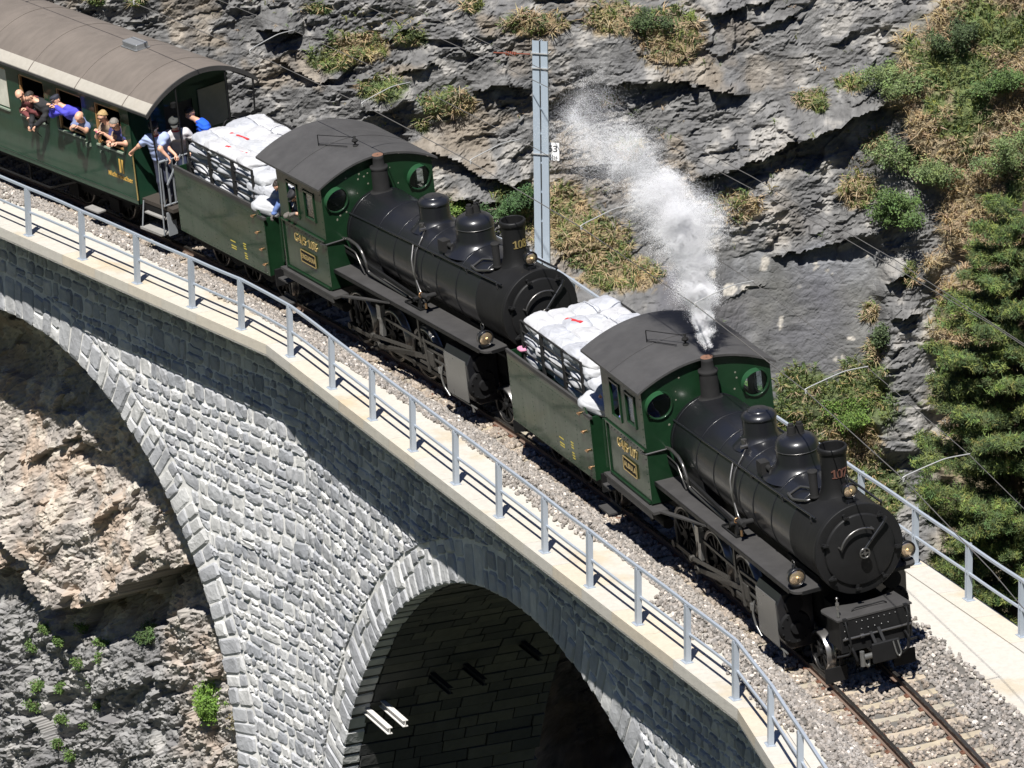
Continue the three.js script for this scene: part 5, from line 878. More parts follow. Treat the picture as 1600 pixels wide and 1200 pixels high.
// ================= passenger carriage =================
const CAR = frame(18, -0.025);
{
  const C = {
    green: mat([0.013, 0.047, 0.026], 0.6, { specularIntensity: 0.35, clearcoat: 0.42, clearcoatRoughness: 0.1, roughnessMap: T.grime, map: T.tone }),
    roof: mat([0.155, 0.13, 0.11], 0.88, { map: T.grime, bumpMap: T.rough, bumpScale: 0.008 }),
    edge: mat([0.36, 0.345, 0.315], 0.85, { map: T.stain }), wood: mat([0.3, 0.16, 0.06], 0.5), blind: mat([0.66, 0.64, 0.54], 0.7, { map: T.tone }),
    steelGrey: mat([0.22, 0.235, 0.25], 0.5, { metalness: 0.2 }), step: mat([0.27, 0.26, 0.245], 0.85, { map: T.tone }), gold: mat([0.55, 0.33, 0.07], 0.5), inside: mat([0.035, 0.028, 0.022], 0.8), sill: mat([0.2, 0.24, 0.19], 0.5),
  };
  const t = put(thing('passenger_carriage', 'dark green railway carriage with weathered brown roof and people leaning from its windows', 'railway carriage'), CAR), P = (n, g, m) => part(n, g, m, t);
  const X0 = -13, X1 = 3.95, Z = 1.25, Y0 = 0.89, Y1 = 3.06, wins = []; for (let k = 0; k < 10; k++) wins.push([2.7 - k * 1.405, 3.64 - k * 1.405]);
  const wo = wins.filter((w) => w[0] > X0 + 0.4);
  for (const z of [1, -1]) {
    const s = shape([[X0, Y0], [X1, Y0], [X1, Y1], [X0, Y1]], wo.map(([a, b]) => [[a, 1.96], [b, 1.96], [b, 2.82], [b - 0.04, 2.86], [a + 0.04, 2.86], [a, 2.82]]));
    const w = P('side_wall', ext(s, 0.045).translate(0, 0, z > 0 ? Z - 0.045 : -Z), C.green);
    wo.forEach(([a, b], i) => {
      part('window_frame', [box(0.05, 0.9, 0.05, a + 0.035, 2.41, z * (Z - 0.03)), box(0.03, 0.88, 0.05, b - 0.015, 2.41, z * (Z - 0.04)), box(b - a, 0.03, 0.05, (a + b) / 2, 2.845, z * (Z - 0.03))], C.wood, w);
      part('window_sill', box(b - a + 0.04, 0.035, 0.05, (a + b) / 2, 1.94, z * (Z + 0.01)), C.sill, w);
      if (i >= 3 || z < 0) part('window_pane', box(b - a - 0.04, 0.86, 0.01, (a + b) / 2, 2.41, z * (Z - 0.025)), i === 3 && z > 0 ? C.blind : L.glass, w);
      if (i < 3 && z > 0) part('sash', box(b - a - 0.06, 0.03, 0.04, (a + b) / 2, 2.0, z * (Z - 0.05)), C.wood, w);
    });
    part('waist_strip', [box(X1 - X0, 0.02, 0.012, (X0 + X1) / 2, 1.0, z * (Z + 0.004)), box(X1 - X0, 0.06, 0.03, (X0 + X1) / 2, 3.02, z * (Z + 0.012))], C.green, w);
    const tx = (str, size, x, y, f) => { const g = text(str, size, 0.006, f); if (z < 0) g.rotateY(Math.PI); return g.translate(x, y, z > 0 ? Z + 0.001 : -Z - 0.007); };
    part('class_mark', [box(0.06, 0.3, 0.006, 3.42, 1.62, z * (Z + 0.003)), box(0.06, 0.3, 0.006, 3.52, 1.62, z * (Z + 0.003))], C.gold, w);
    part('lettering', tx('Nichtraucher', 0.1, 3.4, 1.38, font), C.gold, w);
    part('lamp_iron', [box(0.05, 0.1, 0.04, 2.3, 1.83, z * (Z + 0.02)), box(0.03, 0.08, 0.03, 2.42, 1.86, z * (Z + 0.02)), cyl(0.025, 0.025, 0.03, 'z', 2.78, 1.78, z * (Z + 0.01), 8)], C.sill, w);
    P('sole_bar', [box(X1 - X0 + 1, 0.16, 0.08, (X0 + X1) / 2 + 0.4, 0.84, z * 1.1)], L.dark);
    P('truss_rod', [rod([-9, 0.35, z * 1.05], [0.3, 0.35, z * 1.05], 0.03), rod([0.3, 0.35, z * 1.05], [1.6, 0.82, z * 1.05], 0.03), rod([-0.4, 0.35, z * 1.05], [-0.4, 0.82, z * 1.05], 0.03)], L.matt);
    for (const x of [0.95, 2.45, 3.2]) { if (x < 3) wheel(0.36, t, x, z * 0.555, 8, false, x); }
    P('bogie_frame', [box(2.6, 0.16, 0.08, 1.7, 0.5, z * 0.78), box(0.35, 0.3, 0.14, 0.95, 0.42, z * 0.82), box(0.35, 0.3, 0.14, 2.45, 0.42, z * 0.82), ...[0, 1, 2, 3].map((k) => box(0.9 - k * 0.15, 0.03, 0.09, 1.7, 0.62 - k * 0.035, z * 0.82))], L.dark);
    P('brake_step', box(0.5, 0.03, 0.2, 2.1, 0.32, z * 1.15), C.step);
  }
  P('floor', box(X1 - X0 + 1.1, 0.08, 2.3, (X0 + X1) / 2 + 0.55, 0.97, 0), C.inside);
  P('partition', [box(0.05, 2.1, 2.4, 0.2 - 4, 2.0, 0), box(X1 - X0 - 0.2, 0.05, 2.4, (X0 + X1) / 2, 3.0, 0), box(X1 - X0, 0.9, 0.06, (X0 + X1) / 2, 1.5, -0.4), box(0.1, 1.1, 0.9, 1.1, 1.6, -0.8), box(0.1, 1.1, 0.9, 2.5, 1.6, -0.8)], C.inside);
  for (const x of [0.95, 2.45]) P('axle', cyl(0.06, 0.06, 1.1, 'z', x, 0.36, 0, 8), L.steel);
  P('tank', [cyl(0.25, 0.25, 1.4, 'x', -1.8, 0.55, 0.2, 16), box(0.8, 0.4, 0.5, -3.8, 0.6, 0.5)], L.dark);
  // roof
  const ry = (z) => 3.07 + 0.58 * Math.pow(Math.max(0, 1 - (z / 1.38) ** 2), 0.9), rp = (off, za, zb, n = 24) => { const o = []; for (let i = 0; i <= n; i++) { const z = lerp(za, zb, i / n); o.push([z, ry(z) + off]); } return o; };
  const arch = (za, zb, lo, hi, n) => shape([...rp(hi, za, zb, n), ...rp(lo, za, zb, n).reverse()].reverse());
  const rf = P('roof', ext(arch(-1.38, 1.38, -0.03, 0.02, 32), 4.85 - X0).rotateY(-Math.PI / 2).translate(4.85, 0, 0), C.roof);
  for (const z of [1, -1]) part('roof_edge', ext(arch(z > 0 ? 1.2 : -1.382, z > 0 ? 1.382 : -1.2, 0.0, 0.026, 6), 4.855 - X0).rotateY(-Math.PI / 2).translate(4.857, 0, 0), C.edge, rf);
  for (let x = 4.0; x > X0; x -= 1.72) part('roof_seam', ext(arch(-1.385, 1.385, 0.0, 0.03, 24), 0.03).rotateY(-Math.PI / 2).translate(x, 0, 0), C.roof, rf);
  part('gutter', [...[1, -1].map((z) => box(4.85 - X0, 0.05, 0.03, (4.85 + X0) / 2, 3.055, z * 1.385)), ext(arch(-1.39, 1.39, -0.07, 0.03, 24), 0.03).rotateY(-Math.PI / 2).translate(4.88, 0, 0)], L.board, rf);
  part('roof_vent', [rbox(0.52, 0.13, 0.3, 0.02, 2.6, ry(0) + 0.09, 0), box(0.54, 0.02, 0.36, 2.6, ry(0) + 0.03, 0), ...[0, 1, 2].map((i) => box(0.4, 0.02, 0.01, 2.6, ry(0) + 0.06 + i * 0.035, 0.155))], mat([0.3, 0.31, 0.32], 0.45, { metalness: 0.6 }), rf);
  part('wall_top', [ext(arch(-1.24, 1.24, -0.6, -0.03, 20), 0.04).rotateY(-Math.PI / 2).translate(X1, 0, 0), ext(arch(-1.24, 1.24, -0.6, -0.03, 20), 0.04).rotateY(-Math.PI / 2).translate(X0 + 0.05, 0, 0)], C.green, rf);
  // end wall, door, platform, gate, steps
  const ew = P('end_wall', [box(0.05, 2.17, 0.86, X1 - 0.025, 1.97, 0.8), box(0.05, 2.17, 0.9, X1 - 0.025, 1.97, -0.79), box(0.05, 0.3, 0.72, X1 - 0.025, 2.9, 0.02)], C.green);
  part('door', [box(0.04, 1.85, 0.72, X1 - 0.06, 1.9, 0.02)], C.inside, ew);
  part('notice_panel', box(0.03, 0.86, 0.68, X1 + 0.02, 2.46, -0.82), mat([0.25, 0.24, 0.19], 0.7, { map: T.tone }), ew);
  part('brake_wheel', [new THREE.TorusGeometry(0.2, 0.02, 6, 24).rotateY(Math.PI / 2).translate(X1 + 0.45, 2.05, -0.92), ...[0, 1, 2].map((i) => { const a = i * 1.05; return bar([X1 + 0.45, 2.05 + 0.2 * Math.cos(a), -0.92 + 0.2 * Math.sin(a)], [X1 + 0.45, 2.05 - 0.2 * Math.cos(a), -0.92 - 0.2 * Math.sin(a)], 0.02); }), rod([X1 + 0.45, 1.0, -0.92], [X1 + 0.45, 2.05, -0.92], 0.02)], L.matt, ew);
  part('handrail', rod([X1 + 0.03, 1.0, 1.27], [X1 + 0.03, 2.06, 1.27], 0.016), L.brass, ew);
  const XP = 4.85;
  for (const z of [1, -1]) P('platform_post', [rod([XP - 0.02, 1.0, z * 1.18], [XP - 0.02, 3.1, z * 1.3], 0.02), rod([XP, 2.0, z * 0.62], [XP, 3.45, z * 0.62], 0.018), cyl(0.06, 0.06, 0.1, 'y', XP - 0.02, 3.1, z * 0.7, 10)], L.matt);
  const gate = P('gate', [rod([XP, 2.0, 1.22], [XP, 2.0, 0.5], 0.018), rod([XP, 1.06, 1.22], [XP, 1.06, 0.5], 0.018)], C.steelGrey);
  for (let i = 0; i < 6; i++) part('gate_bar', box(0.03, 0.95, 0.025, XP, 1.53, 1.2 - i * 0.14), C.steelGrey, gate);
  part('gate_latch', [bar([XP + 0.03, 1.5, 1.1], [XP + 0.03, 2.05, 0.7], 0.03, 0.03), rod([XP + 0.04, 2.03, 1.25], [XP + 0.04, 2.03, 1.1], 0.03)], C.steelGrey, gate);
  P('end_panel', [box(0.05, 1.0, 0.5, XP, 1.5, 0.26), box(0.05, 1.0, 1.2, XP, 1.5, -0.62), rod([XP, 2.02, 0.5], [XP, 2.02, -1.2], 0.022)], C.steelGrey);
  for (const z of [1, -1]) {
    P('step', [box(0.75, 0.03, 0.3, 4.45, 0.45, z * 1.2), box(0.75, 0.05, 0.02, 4.45, 0.46, z * 1.35)], C.step); P('step', [box(0.7, 0.03, 0.3, 4.45, 0.76, z * 1.08)], C.step);
    P('step_hanger', [rod([4.07, 0.45, z * 1.3], [4.07, 1.0, z * 1.2], 0.015), rod([4.86, 0.45, z * 1.3], [4.86, 2.0, z * 1.24], 0.015), box(0.04, 0.5, 0.2, 4.85, 0.65, z * 1.08)], C.steelGrey);
  }
  P('end_beam', [box(0.12, 0.25, 2.2, XP, 0.86, 0), rbox(0.06, 0.34, 0.44, 0.02, XP + 0.4, 0.76, 0), cyl(0.1, 0.1, 0.4, 'x', XP + 0.2, 0.76, 0, 12)], L.dark);
}
// ================= people =================
function surfaceNets(f, lo, hi, cell) {
  const nx = Math.ceil((hi.x - lo.x) / cell) + 1, ny = Math.ceil((hi.y - lo.y) / cell) + 1, nz = Math.ceil((hi.z - lo.z) / cell) + 1, v = new Float32Array(nx * ny * nz), p = V3(0, 0, 0), I = (i, j, k) => (k * ny + j) * nx + i;
  for (let k = 0; k < nz; k++) for (let j = 0; j < ny; j++) for (let i = 0; i < nx; i++) { p.set(lo.x + i * cell, lo.y + j * cell, lo.z + k * cell); v[I(i, j, k)] = f(p); }
  const id = new Int32Array(nx * ny * nz).fill(-1), pos = [], idx = [];
  for (let k = 0; k + 1 < nz; k++) for (let j = 0; j + 1 < ny; j++) for (let i = 0; i + 1 < nx; i++) {
    let s = 0; for (let c = 0; c < 8; c++) if (v[I(i + (c & 1), j + ((c >> 1) & 1), k + (c >> 2))] < 0) s++;
    if (s === 0 || s === 8) continue;
    let x = 0, y = 0, z = 0, n = 0;
    for (let c = 0; c < 8; c++) for (const b of [1, 2, 4]) { if (c & b) continue; const d = c | b, a0 = v[I(i + (c & 1), j + ((c >> 1) & 1), k + (c >> 2))], a1 = v[I(i + (d & 1), j + ((d >> 1) & 1), k + (d >> 2))]; if ((a0 < 0) === (a1 < 0)) continue; const t = a0 / (a0 - a1); x += (c & 1) + (b === 1 ? t : 0); y += ((c >> 1) & 1) + (b === 2 ? t : 0); z += (c >> 2) + (b === 4 ? t : 0); n++; }
    id[I(i, j, k)] = pos.length / 3; pos.push(lo.x + (i + x / n) * cell, lo.y + (j + y / n) * cell, lo.z + (k + z / n) * cell);
  }
  const quad = (a, b, c, d, flip) => { if (a < 0 || b < 0 || c < 0 || d < 0) return; flip ? idx.push(a, c, b, a, d, c) : idx.push(a, b, c, a, c, d); };
  for (let k = 1; k + 1 < nz; k++) for (let j = 1; j + 1 < ny; j++) for (let i = 1; i + 1 < nx; i++) {
    const a = v[I(i, j, k)] < 0;
    if (a !== v[I(i + 1, j, k)] < 0) quad(id[I(i, j - 1, k - 1)], id[I(i, j, k - 1)], id[I(i, j, k)], id[I(i, j - 1, k)], !a);
    if (a !== v[I(i, j + 1, k)] < 0) quad(id[I(i - 1, j, k - 1)], id[I(i - 1, j, k)], id[I(i, j, k)], id[I(i, j, k - 1)], !a);
    if (a !== v[I(i, j, k + 1)] < 0) quad(id[I(i - 1, j - 1, k)], id[I(i, j - 1, k)], id[I(i, j, k)], id[I(i - 1, j, k)], !a);
  }
  const g = new THREE.BufferGeometry(); g.setAttribute('position', new THREE.Float32BufferAttribute(pos, 3)); g.setIndex(idx); g.computeVertexNormals(); return g;
}
const capD = (p, a, b, ra, rb) => { const bx = b.x - a.x, by = b.y - a.y, bz = b.z - a.z, px = p.x - a.x, py = p.y - a.y, pz = p.z - a.z, t = clamp((px * bx + py * by + pz * bz) / (bx * bx + by * by + bz * bz + 1e-9)), dx = px - bx * t, dy = py - by * t, dz = pz - bz * t; return Math.sqrt(dx * dx + dy * dy + dz * dz) - lerp(ra, rb, t); };
const smin = (a, b, k) => { const h = Math.max(k - Math.abs(a - b), 0) / k; return Math.min(a, b) - h * h * k * 0.25; };
const field = (prims, k, grow = 0) => (p) => { let d = 9; for (const [a, b, ra, rb] of prims) d = smin(d, capD(p, a, b, ra + grow, rb + grow), k); return d; };
function bounds(prims, m) { const lo = V3(9e9, 9e9, 9e9), hi = V3(-9e9, -9e9, -9e9); for (const [a, b, ra, rb] of prims) for (const [q, r] of [[a, ra], [b, rb]]) { lo.min(q.clone().subScalar(r + m)); hi.max(q.clone().addScalar(r + m)); } return [lo, hi]; }
const SKIN = mat([0.56, 0.31, 0.21], 0.55), HAIR = { grey: mat([0.18, 0.16, 0.14], 0.8), dark: mat([0.025, 0.018, 0.014], 0.7), fair: mat([0.34, 0.23, 0.1], 0.75) }, BLACK = mat([0.012, 0.012, 0.014], 0.5);
const ik = (S, H, a, b, hint) => { const d = H.clone().sub(S); let l = d.length(); if (l > (a + b) * 0.995) { H.copy(S).addScaledVector(d, (a + b) * 0.995 / l); l = (a + b) * 0.995; } d.normalize(); const x = (l * l + a * a - b * b) / (2 * l), h = Math.sqrt(Math.max(0, a * a - x * x)), n = hint.clone().addScaledVector(d, -hint.dot(d)).normalize(); return S.clone().addScaledVector(d, x).addScaledVector(n, h); };
function person(F, label, o, group) {
  const v = (a) => V3(...a), t = put(thing('person', label, 'person', group), F), P = (n, g, m) => { const x = part(n, g, m, t); return x; };
  const hip = v(o.hip), chest = v(o.chest), head = v(o.head), face = v(o.face).normalize(), right = v(o.right).normalize();
  const up = head.clone().sub(chest).normalize().lerp(V3(0, 1, 0), 0.5).normalize(), hr = face.clone().cross(up).normalize(), hu = hr.clone().cross(face).normalize();
  const neck = chest.clone().lerp(head, 0.42), S = { l: chest.clone().addScaledVector(right, -0.175).add(V3(0, 0.05, 0)), r: chest.clone().addScaledVector(right, 0.175).add(V3(0, 0.05, 0)) };
  const side = right.clone(), torso = [];
  for (const k of [-1, 1]) torso.push([hip.clone().addScaledVector(side, k * 0.075), chest.clone().addScaledVector(side, k * 0.085), 0.115, 0.115]);
  torso.push([S.l, S.r, 0.075, 0.075], [chest, neck, 0.1, 0.06]);
  const arms = [], fore = [], hands = [], H = {}, E = {};
  for (const k of ['l', 'r']) {
    H[k] = v(o[k + 'h']); const hint = o[k + 'e'] ? v(o[k + 'e']) : V3(0, -1, 0).addScaledVector(right, k === 'l' ? -0.6 : 0.6);
    E[k] = ik(S[k], H[k], 0.29, 0.25, hint); arms.push([S[k], E[k], 0.055, 0.046]); fore.push([E[k], H[k], 0.044, 0.03]);
  }
  const legs = [], feet = [];
  for (const k of [-1, 1]) { const h0 = hip.clone().addScaledVector(side, k * 0.09), kn = V3(h0.x, lerp(hip.y, o.floor, 0.52), h0.z).addScaledVector(face.clone().setY(0), 0.03), an = V3(h0.x, o.floor + 0.08, h0.z); legs.push([h0, kn, 0.09, 0.06], [kn, an, 0.058, 0.042]); feet.push([an, an.clone().addScaledVector(face.clone().setY(0).normalize(), 0.17).setY(o.floor + 0.04), 0.045, 0.04]); }
  const bodyP = [...torso, ...arms, ...fore, ...legs, ...feet, [neck, head.clone().addScaledVector(hu, -0.05), 0.055, 0.055]], gs = [];
  gs.push(surfaceNets(field(bodyP, 0.05), ...bounds(bodyP, 0.05), 0.016));
  const hd = (a, b, c) => head.clone().addScaledVector(face, a).addScaledVector(hu, b).addScaledVector(hr, c);
  const headP = [[hd(-0.025, 0.035, 0), hd(0.015, 0.035, 0), 0.083, 0.08], [hd(0.02, -0.03, 0), hd(0.045, -0.075, 0), 0.062, 0.038], [hd(0.075, 0.03, -0.03), hd(0.075, 0.03, 0.03), 0.022, 0.022], [hd(0.085, 0.02, 0), hd(0.108, -0.02, 0), 0.011, 0.015], [hd(0.083, -0.052, -0.018), hd(0.083, -0.052, 0.018), 0.009, 0.009], [hd(-0.01, 0.015, -0.08), hd(-0.015, -0.02, -0.082), 0.015, 0.012], [hd(-0.01, 0.015, 0.08), hd(-0.015, -0.02, 0.082), 0.015, 0.012], [neck, hd(-0.02, -0.06, 0), 0.052, 0.052]];
  gs.push(surfaceNets(field(headP, 0.022), head.clone().addScalar(-0.16), head.clone().addScalar(0.16), 0.0055));
  for (const k of ['l', 'r']) {   // palm, four unequal fingers in two segments, thumb from the side
    const d = H[k].clone().sub(E[k]).normalize().lerp(o.grip ? v(o.grip) : d0(), 0.35).normalize(), pn = (o.palm ? v(o.palm) : V3(0, -0.7, 0.3)).addScaledVector(d, 0).normalize(), w = d.clone().cross(pn).normalize(), n = w.clone().cross(d).normalize(), q = (a, b, c) => H[k].clone().addScaledVector(d, a).addScaledVector(w, b).addScaledVector(n, c), hp = [];
    for (const b of [-0.026, -0.009, 0.009, 0.026]) hp.push([q(-0.01, b * 0.6, 0), q(0.075, b, 0), 0.016, 0.013]);
    [[-0.031, 0.034, 0.026], [-0.0105, 0.042, 0.03], [0.0105, 0.039, 0.028], [0.031, 0.03, 0.022]].forEach(([b, l1, l2]) => { const k1 = q(0.08, b, 0), k2 = q(0.08 + l1 * 0.75, b * 1.02, l1 * 0.65), k3 = q(0.08 + l1 * 0.75 + l2 * 0.1, b, l1 * 0.65 + l2); hp.push([k1, k2, 0.0098, 0.009], [k2, k3, 0.009, 0.0078]); });
    const sg = k === 'l' ? 1 : -1; hp.push([q(0.015, sg * 0.03, 0.004), q(0.05, sg * 0.052, 0.022), 0.013, 0.0105], [q(0.05, sg * 0.052, 0.022), q(0.078, sg * 0.045, 0.042), 0.0105, 0.0085]);
    hands.push(hp); gs.push(surfaceNets(field(hp, 0.008), ...bounds(hp, 0.012), 0.0048));
  }
  function d0() { return V3(0, -0.3, 0.5); }
  const body = P('body', gs, o.gloves ? SKIN : SKIN);
  if (o.gloves) part('glove', hands.map((hp) => surfaceNets(field(hp, 0.02, 0.006), ...bounds(hp, 0.03), 0.006)), mat([0.1, 0.09, 0.08], 0.9), body);
  const sl = o.sleeve === 'long' ? [...arms, ...fore.map(([a, b, ra, rb]) => [a, a.clone().lerp(b, 0.93), ra + 0.004, rb + 0.008])] : arms.map(([a, b, ra, rb]) => [a, a.clone().lerp(b, 0.62), ra + 0.008, rb + 0.014]);
  const shP = [...torso, ...sl], sf = field(shP, 0.05, 0.015), wr = (p) => 0.012 * (fbm(p.x * 9, p.y * 9, p.z * 9 + o.seed * 3, 2) - 0.5) + 0.006 * Math.sin(p.y * 55 + 8 * n3(p.x * 6, p.y * 6, p.z * 6));
  P(o.top || 'shirt', surfaceNets((p) => Math.max(sf(p) + wr(p), (hip.y - 0.06) - p.y), ...bounds(shP, 0.06), 0.014), mat(o.shirt, 0.85, { bumpMap: T.weave, bumpScale: 0.004 }));
  if (o.collar) P('collar', new THREE.TorusGeometry(0.07, 0.02, 6, 18).rotateX(Math.PI / 2).translate(...neck.toArray()), mat(o.collar, 0.8));
  if (o.vest) { const vf = field(torso, 0.05, 0.028); P('waistcoat', surfaceNets((p) => Math.max(vf(p), hip.y - 0.05 - p.y, p.y - chest.y - 0.07), ...bounds(torso, 0.06), 0.014), mat(o.vest, 0.8)); }
  const lgP = [...legs, [hip.clone().addScaledVector(side, -0.07), hip.clone().addScaledVector(side, 0.07), 0.11, 0.11]], lf = field(lgP, 0.05, 0.014);
  P('trousers', surfaceNets((p) => Math.max(lf(p), p.y - hip.y - 0.04), ...bounds(lgP, 0.05), 0.018), mat(o.trousers || [0.04, 0.045, 0.06], 0.85));
  P('shoes', surfaceNets(field(feet, 0.03, 0.012), ...bounds(feet, 0.04), 0.015), BLACK);
  if (o.hair && o.hair !== 'bald') { const skull = field(headP.slice(0, 2), 0.02, o.bulk || 0.008), lim = o.long ? -0.1 : -0.015; P('hair', surfaceNets((p) => { const q = p.clone().sub(head), b = q.dot(hu) - q.dot(face) * 0.75; return Math.max(skull(p) + 0.016 * (n3(p.x * 45, p.y * 45, p.z * 45) - 0.5), 0.045 - b, lim - q.dot(hu)); }, head.clone().addScalar(-0.16), head.clone().addScalar(0.16), 0.007), HAIR[o.hair]); }
  if (o.hair === 'bald') { const skull = field(headP.slice(0, 1), 0.02, 0.006); P('hair', surfaceNets((p) => { const q = p.clone().sub(head), b = -q.dot(face) * 0.9 - q.dot(hu) * 0.35; return Math.max(skull(p), 0.02 - b, q.dot(hu) - 0.06); }, head.clone().addScalar(-0.16), head.clone().addScalar(0.16), 0.007), HAIR.grey); }
  if (o.hat) {
    const m = new M4().makeBasis(hr, hu, face.clone().negate()).setPosition(hd(-0.01, 0.045, 0));
    P('cap', [lathe([[0.1, 0.0], [0.102, 0.03], [0.108, 0.05], [0.1, 0.075], [0.06, 0.09], [0.01, 0.092]], 24), new THREE.SphereGeometry(0.1, 16, 6, 0, 6.283, 0, 1.2).scale(0.8, 0.16, 1).translate(0, 0.0, -0.075)].map((g) => g.applyMatrix4(m)), mat(o.hat, 0.75));
  }
  const ey = [-0.031, 0.031];
  if (o.glasses) P('sunglasses', [bar(hd(0.094, 0.022, -0.055).toArray(), hd(0.094, 0.022, 0.055).toArray(), 0.034, 0.014), rod(hd(0.09, 0.025, -0.07).toArray(), hd(-0.01, 0.02, -0.088).toArray(), 0.004, 5), rod(hd(0.09, 0.025, 0.07).toArray(), hd(-0.01, 0.02, 0.088).toArray(), 0.004, 5)], BLACK);
  else for (const c of ey) P('eye', new THREE.SphereGeometry(0.011, 8, 6).translate(...hd(0.081, 0.012, c).toArray()), BLACK);
  P('eyebrow', ey.map((c) => bar(hd(0.096, 0.036, c - 0.018).toArray(), hd(0.096, 0.036, c + 0.018).toArray(), 0.006, 0.006)), HAIR[o.hair === 'fair' ? 'fair' : 'grey']);
  P('mouth', bar(hd(0.092, -0.052, -0.022).toArray(), hd(0.092, -0.052, 0.022).toArray(), 0.006, 0.006), mat([0.3, 0.1, 0.08], 0.6));
  if (o.camera) {
    const c = V3(...o.lh).lerp(V3(...o.rh), 0.5).addScaledVector(face, 0.02), cam = thing('camera', o.camera, 'camera'), ax = right, z = face.clone().negate(), y = V3(0, 1, 0);
    const x = y.clone().cross(face).normalize(); put(cam, F.clone().multiply(new M4().makeBasis(x, face.clone().cross(x), face).setPosition(c.add(V3(0, 0.03, 0).addScaledVector(face, 0.05)))));
    part('camera_body', rbox(0.105, 0.068, 0.034, 0.008), o.camCol ? mat(o.camCol, 0.4) : BLACK, cam); part('camera_lens', [cyl(0.026, 0.023, 0.04, 'z', 0.01, 0, 0.03, 16)], mat([0.1, 0.1, 0.11], 0.3, { metalness: 0.6 }), cam);
    if (o.strap) part('camera_strap', tube([[-0.05, 0, 0], [-0.06, -0.12, 0.0], [-0.04, -0.3, -0.01], [0.0, -0.36, 0], [0.03, -0.2, 0.01], [0.05, 0, 0]], 0.006, 24, 5), BLACK, cam);
  }
  return t;
}
const WG = 'passengers leaning out of the carriage windows', FL = 1.01;
person(CAR, 'bald man with sunglasses leaning out furthest left in the first open carriage window', { seed: 1, hip: [0.5, 1.95, 0.85], chest: [0.34, 2.32, 1.22], head: [0.2, 2.5, 1.44], face: [0.75, -0.35, 0.5], right: [-0.85, 0, 0.35], lh: [0.5, 2.28, 1.5], rh: [0.3, 2.02, 1.35], shirt: [0.12, 0.03, 0.03], sleeve: 'long', hair: 'bald', glasses: true, floor: FL }, WG);
person(CAR, 'dark haired man in black jacket holding a camera down outside the first open window', { seed: 2, hip: [0.85, 1.95, 0.8], chest: [0.78, 2.34, 1.26], head: [0.6, 2.55, 1.45], face: [-0.05, -0.55, 0.75], right: [-0.97, 0.05, 0.1], lh: [0.78, 1.97, 1.5], rh: [0.58, 1.93, 1.5], le: [1, -0.2, 0], re: [-1, -0.2, 0], shirt: [0.016, 0.016, 0.018], top: 'jacket', sleeve: 'long', hair: 'dark', floor: FL, camera: 'black camera held low outside the first open carriage window', strap: true, grip: [0, -0.4, 0.6] }, WG);
person(CAR, 'person in bright blue jacket and dark cap photographing from the second open carriage window', { seed: 3, hip: [1.85, 1.95, 0.75], chest: [1.8, 2.4, 1.22], head: [1.55, 2.66, 1.42], face: [0.25, -0.1, 0.95], right: [-0.9, 0, 0.25], lh: [1.76, 2.62, 1.58], rh: [1.58, 2.6, 1.58], le: [1, -0.7, 0.2], re: [-0.6, -1, 0.3], shirt: [0.06, 0.055, 0.46], top: 'jacket', sleeve: 'long', hair: 'dark', hat: [0.02, 0.022, 0.035], floor: FL, camera: 'black camera raised to the eye of the person in the blue jacket', grip: [0, 0.5, 0.6] }, WG);
person(CAR, 'bald man in blue grey shirt with a small camera at the second open window', { seed: 4, hip: [2.1, 1.9, 0.7], chest: [2.18, 2.26, 1.2], head: [2.36, 2.49, 1.42], face: [0.3, -0.4, 0.85], right: [-0.9, 0, 0.3], lh: [2.5, 2.36, 1.58], rh: [2.36, 2.34, 1.56], le: [0.5, -1, 0.1], re: [-0.6, -1, 0.5], shirt: [0.13, 0.16, 0.28], sleeve: 'short', hair: 'bald', floor: FL, camera: 'small silver camera held up by the bald man at the second open window', camCol: [0.4, 0.4, 0.42], grip: [0.1, 0.4, 0.6] }, WG);
person(CAR, 'fair haired woman with sunglasses holding a small pink camera in the third open window', { seed: 5, hip: [3.1, 1.9, 0.75], chest: [3.17, 2.36, 1.2], head: [3.2, 2.68, 1.38], face: [0.2, -0.3, 0.9], right: [-0.95, 0, 0.15], lh: [3.36, 2.4, 1.52], rh: [3.16, 2.4, 1.52], shirt: [0.25, 0.18, 0.13], sleeve: 'short', hair: 'fair', bulk: 0.02, glasses: true, floor: FL, camera: 'small pink camera held by the fair haired woman', camCol: [0.5, 0.05, 0.18], grip: [0, 0.3, 0.6], strap: true }, WG);
person(CAR, 'grey haired man in navy shirt with a camera at the third open window', { seed: 6, hip: [3.35, 1.9, 0.75], chest: [3.46, 2.33, 1.16], head: [3.6, 2.61, 1.38], face: [0.35, -0.55, 0.75], right: [-0.92, 0, 0.3], lh: [3.78, 2.27, 1.5], rh: [3.58, 2.23, 1.52], le: [0.6, -1, 0.3], re: [-0.7, -1, 0.3], shirt: [0.028, 0.032, 0.12], sleeve: 'short', hair: 'grey', glasses: true, floor: FL, camera: 'small dark camera held by the man in the navy shirt', grip: [0.1, -0.1, 0.7] }, WG);
person(CAR, 'man in pale blue short sleeved shirt on the carriage platform gripping the outer handrail', { seed: 7, hip: [4.5, 1.95, 0.9], chest: [4.56, 2.38, 1.02], head: [4.62, 2.66, 1.1], face: [0.7, -0.35, 0.6], right: [-0.55, 0, 0.8], lh: [4.86, 2.05, 0.98], rh: [4.04, 2.1, 1.3], le: [0.5, -1, 0.5], re: [0, -0.6, 1], shirt: [0.3, 0.36, 0.56], sleeve: 'short', collar: [0.35, 0.03, 0.03], hair: 'dark', hat: [0.015, 0.015, 0.018], trousers: [0.03, 0.035, 0.06], floor: FL });
